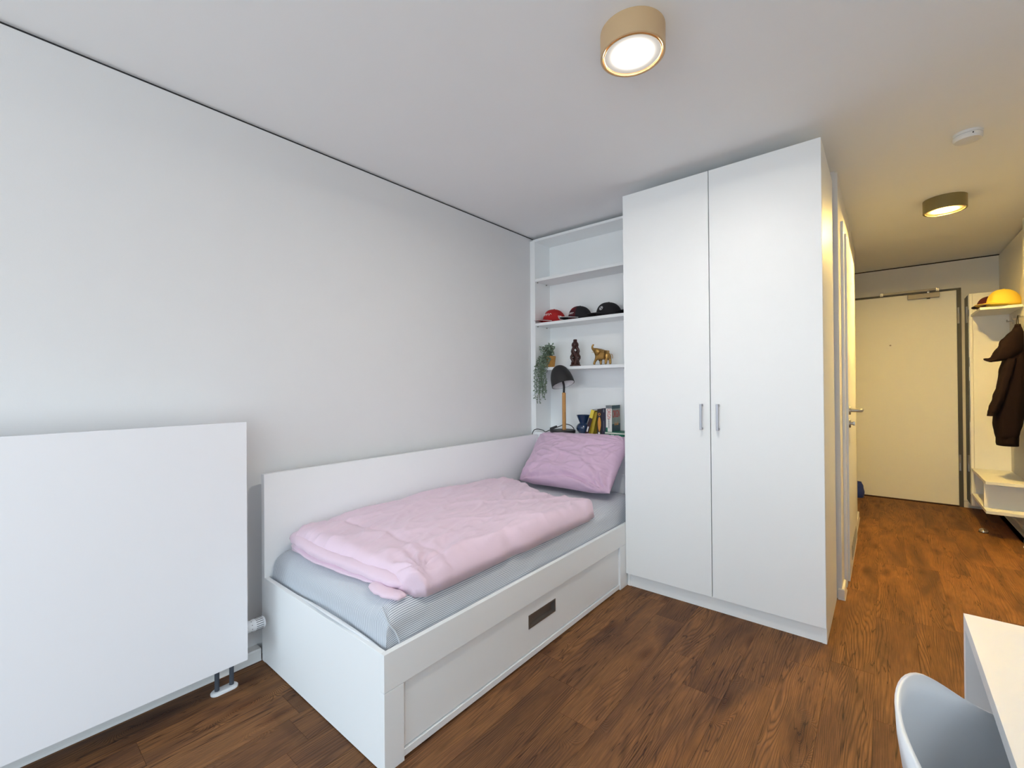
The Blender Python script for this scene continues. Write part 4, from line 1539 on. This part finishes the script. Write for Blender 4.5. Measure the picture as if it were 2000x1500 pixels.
def loft(bm, secs, n=28, seed=0, wr=.05, top_cap=True):
    """secs: (z, xl, xr, yc, half depth)"""
    zs = [s[0] for s in secs][::-1]
    N_ = 46
    rings = []
    for k in range(N_ + 1):
        z = secs[0][0] + (secs[-1][0] - secs[0][0]) * k / N_
        g = lambda c: interp(zs, [s[c] for s in secs][::-1], z)
        xl, xr, yc, hd = g(1), g(2), g(3), g(4)
        ring = []
        for q in range(n):
            a = 2 * PI * q / n
            w = 1 + wr * nz(math.cos(a) * 2.2, math.sin(a) * 2.2 + seed, z * 5) + wr * .7 * math.sin(a * 5 + z * 9 + 4 * nz(z * 3, seed, 1))
            cx = (xl + xr) / 2
            ring.append(bm.verts.new((cx + (xr - xl) / 2 * math.copysign(abs(math.cos(a)) ** .8, math.cos(a)) * w, yc + hd * math.sin(a) * w, z)))
        rings.append(ring)
    for a, b in zip(rings, rings[1:]):
        for q in range(n): bm.faces.new((a[q], a[(q + 1) % n], b[(q + 1) % n], b[q]))
    bm.faces.new(rings[0]); bm.faces.new(rings[-1])


jk = thing('hooded_jacket', 'dark brown hooded jacket hanging from a hook of the hallway coat rack', 'jacket', (2.95, 5.12, 1.6))
JY = 5.12
bm = NB()
loft(bm, [(1.665, 2.990, 3.020, JY, .015), (1.60, 2.968, 3.034, JY, .035), (1.50, 2.945, 3.042, JY, .06), (1.40, 2.925, 3.046, JY, .085), (1.30, 2.905, 3.048, JY, .095),
          (1.15, 2.888, 3.046, JY, .10), (1.0, 2.868, 3.040, JY, .10), (.90, 2.868, 3.028, JY, .10), (.82, 2.878, 3.010, JY, .095), (.785, 2.885, 3.000, JY, .088)], seed=1)
body = obj('jacket_body', bm, M['brown'], jk, smooth=True)
bm = NB()
loft(bm, [(.810, 2.885, 3.004, JY, .084), (.79, 2.882, 3.004, JY, .088), (.75, 2.882, 3.003, JY, .089), (.728, 2.885, 3.003, JY, .084)], seed=2, wr=.02)
obj('hem_band', bm, M['brownrib'], jk, smooth=True)
bm = NB()
loft(bm, [(1.40, 2.93, 2.985, JY - .07, .035), (1.30, 2.905, 2.965, JY - .085, .045), (1.20, 2.880, 2.940, JY - .09, .045), (1.10, 2.856, 2.918, JY - .09, .042), (1.02, 2.833, 2.893, JY - .09, .038), (.985, 2.826, 2.880, JY - .09, .034)], seed=3, wr=.07)
obj('sleeve', bm, M['brown'], jk, smooth=True)
bm = NB()
loft(bm, [(.995, 2.828, 2.878, JY - .09, .034), (.958, 2.824, 2.872, JY - .09, .033)], seed=3, wr=.02)
obj('cuff', bm, M['brownrib'], jk, smooth=True)
# the hood falls sideways towards the room: a drooping pouch built along its own spine
bm = NB()
spine = smooth_path([(3.006, JY - .03, 1.64), (2.990, JY - .05, 1.565), (2.950, JY - .06, 1.475), (2.900, JY - .07, 1.425), (2.852, JY - .08, 1.400), (2.810, JY - .08, 1.402)], 7)
rad = [.008, .014, .021, .028, .034, .040, .045, .049, .052, .055, .057, .059, .060, .060, .060, .059, .058, .056, .054, .052, .050, .047, .044, .041, .037, .034, .030, .027, .023, .020, .017, .014, .011, .009, .007, .005]
rings = tube(bm, spine, rad[:len(spine)], 18)
for i, rg in enumerate(rings):
    for q, v in enumerate(rg):
        w = .010 * nz(v.co.x * 16, v.co.y * 16, v.co.z * 16) + .004 * math.sin(q * 1.4 + i * .5)
        v.co += Vector((w, w, -w))
        v.co.x = min(v.co.x, 3.05)
obj('hood', bm, M['brown'], jk, smooth=True)
bm = NB()
tube(bm, smooth_path([(3.000, JY, 1.655), (3.006, 5.155, 1.700), (3.014, 5.160, 1.738), (3.014, 5.158, 1.700), (3.010, JY, 1.655)], 5), .0025, 7)
obj('hanging_loop', bm, M['blackcord'], jk, smooth=True)

# ------------------------------------------------------------------ door stop, blue bag
ds = thing('door_stop', 'small steel dome door stop on the floor in front of the coat unit', 'door stop', (2.822, 5.235, 0))
bm = NB()
lathe(bm, [(0, 0), (.030, 0), (.030, .006), (0, .006)], (2.822, 5.235, 0), 28)
obj('rubber_ring', bm, M['black'], ds, smooth='auto')
bm = NB()
lathe(bm, [(.029, .006), (.028, .016), (.022, .025), (.012, .030), (0, .031)], (2.822, 5.235, 0), 28)
obj('steel_dome', bm, M['chrome'], ds, smooth=True)

bb = thing('carrier_bag', 'blue bag standing on the floor behind the hallway corner by the entrance door', 'bag', (1.95, 6.06, 0))
bm = NB()
loft(bm, [(.165, 1.86, 2.015, 6.06, .045), (.12, 1.85, 2.030, 6.06, .058), (.05, 1.85, 2.040, 6.06, .065), (.002, 1.86, 2.035, 6.06, .06)], n=24, seed=8, wr=.05)
obj('bag_body', bm, M['blue'], bb, smooth=True)
for yy in (6.03, 6.09):
    bm = NB()
    tube(bm, smooth_path([(1.90, yy, .158), (1.91, yy, .19), (1.94, yy, .202), (1.97, yy, .19), (1.98, yy, .158)], 5), .004, 7)
    obj('bag_handle', bm, M['blue'], bb, smooth=True)

# ------------------------------------------------------------------ desk
dk = thing('desk', 'white desk with panel ends against the right wall in the lower right corner', 'desk', (2.66, .6, 0))
obj('desk_top', B(2.332, 3.003, -.30, 1.314, .715, .740, .0006), M['desk'], dk)
obj('end_panel', B(2.332, 3.003, 1.290, 1.314, 0, .7149, .0004), M['desk'], dk)
obj('end_panel', B(2.335, 3.003, -.298, -.275, 0, .7148, .001), M['desk'], dk)
obj('rear_panel', B(2.985, 3.003, -.275, 1.290, .35, .7148), M['desk'], dk)

# ------------------------------------------------------------------ chair
CHX, CHY, CHR = 2.511, .775, .044
ch = thing('tub_chair', 'pale grey-blue moulded plastic tub chair pushed in at the white desk', 'chair', (CHX, CHY, 0), rz=CHR)


def spl(xs, ys, x):
    """monotone-ish cubic through the points"""
    n = len(xs)
    for k in range(n - 1):
        if x <= xs[k + 1] or k == n - 2:
            h = xs[k + 1] - xs[k]
            t = (x - xs[k]) / h
            m0 = (ys[k + 1] - ys[k - 1]) / (xs[k + 1] - xs[k - 1]) if k else 0.0
            m1 = (ys[k + 2] - ys[k]) / (xs[k + 2] - xs[k]) if k < n - 2 else 0.0
            return ((2 * t ** 3 - 3 * t * t + 1) * ys[k] + (t ** 3 - 2 * t * t + t) * h * m0 + (-2 * t ** 3 + 3 * t * t) * ys[k + 1] + (t ** 3 - t * t) * h * m1)


def chair_shell():
    bm = NB()
    na, nt_ = 96, 30
    # angle 0 = back (-x), +-180 = front
    def rimh(a):
        a = abs(a)
        return spl([0, R(30), R(60), R(95), R(112), R(140), R(180)], [.795, .779, .690, .656, .620, .470, .440], a)

    def rimr(a):
        aa = abs(a)
        rx = spl([0, R(45), R(90), R(130), R(180)], [.289, .301, .306, .280, .255], aa)
        return rx
    layers = []
    for off in (0.0, .006):
        G = []
        for i in range(na):
            a = -PI + 2 * PI * i / na
            col = []
            h, r = rimh(a), rimr(a)
            for j in range(1, nt_ + 1):
                t = j / nt_
                # profile: flat pan then rising wall with a soft knee
                k = spl([0, .40, .62, .85, 1], [0, .70, .86, .945, 1.0], t)
                zz = .425 + (h - .425) * (max(0, (t - .34) / .66)) ** 1.55
                if abs(a) > R(140): zz -= .010 * math.sin(PI * t)
                rr = r * k
                x = -math.cos(a) * (rr + off * 0)
                y = math.sin(a) * rr
                p = Vector((x, y, zz))
                if off:
                    p += Vector((-math.cos(a) * off * min(1, t * 1.2), math.sin(a) * off * min(1, t * 1.2), -off * (1 - t)))
                col.append(bm.verts.new(p))
            G.append(col)
        c = bm.verts.new((0, 0, .425 - off))
        layers.append((G, c))
    for li, (G, c) in enumerate(layers):
        for i in range(na):
            i2 = (i + 1) % na
            f = (c, G[i][0], G[i2][0])
            bm.faces.new(f if li == 0 else f[::-1])
            for j in range(nt_ - 1):
                f = (G[i][j], G[i][j + 1], G[i2][j + 1], G[i2][j])
                bm.faces.new(f if li == 0 else f[::-1])
    A_, B_ = layers[0][0], layers[1][0]
    for i in range(na):
        i2 = (i + 1) % na
        bm.faces.new((A_[i][-1], B_[i][-1], B_[i2][-1], A_[i2][-1]))
    return bm


obj('seat_shell', chair_shell(), M['chair'], ch, local=True, smooth=True)
for sx, sy in ((1, 1), (1, -1), (-1, 1), (-1, -1)):
    bm = NB()
    tube(bm, [(sx * .10, sy * .10, .415), (sx * .22, sy * .21, 0.002)], [.015, .010], 14)
    obj('leg', bm, M['oak'], ch, local=True, smooth='auto')
bm = NB()
for s in (1, -1):
    tube(bm, [(.13, s * .13, .33), (-.13, -s * .13, .33)], .004, 8)
obj('cross_brace', bm, M['black'], ch, local=True, smooth=True)
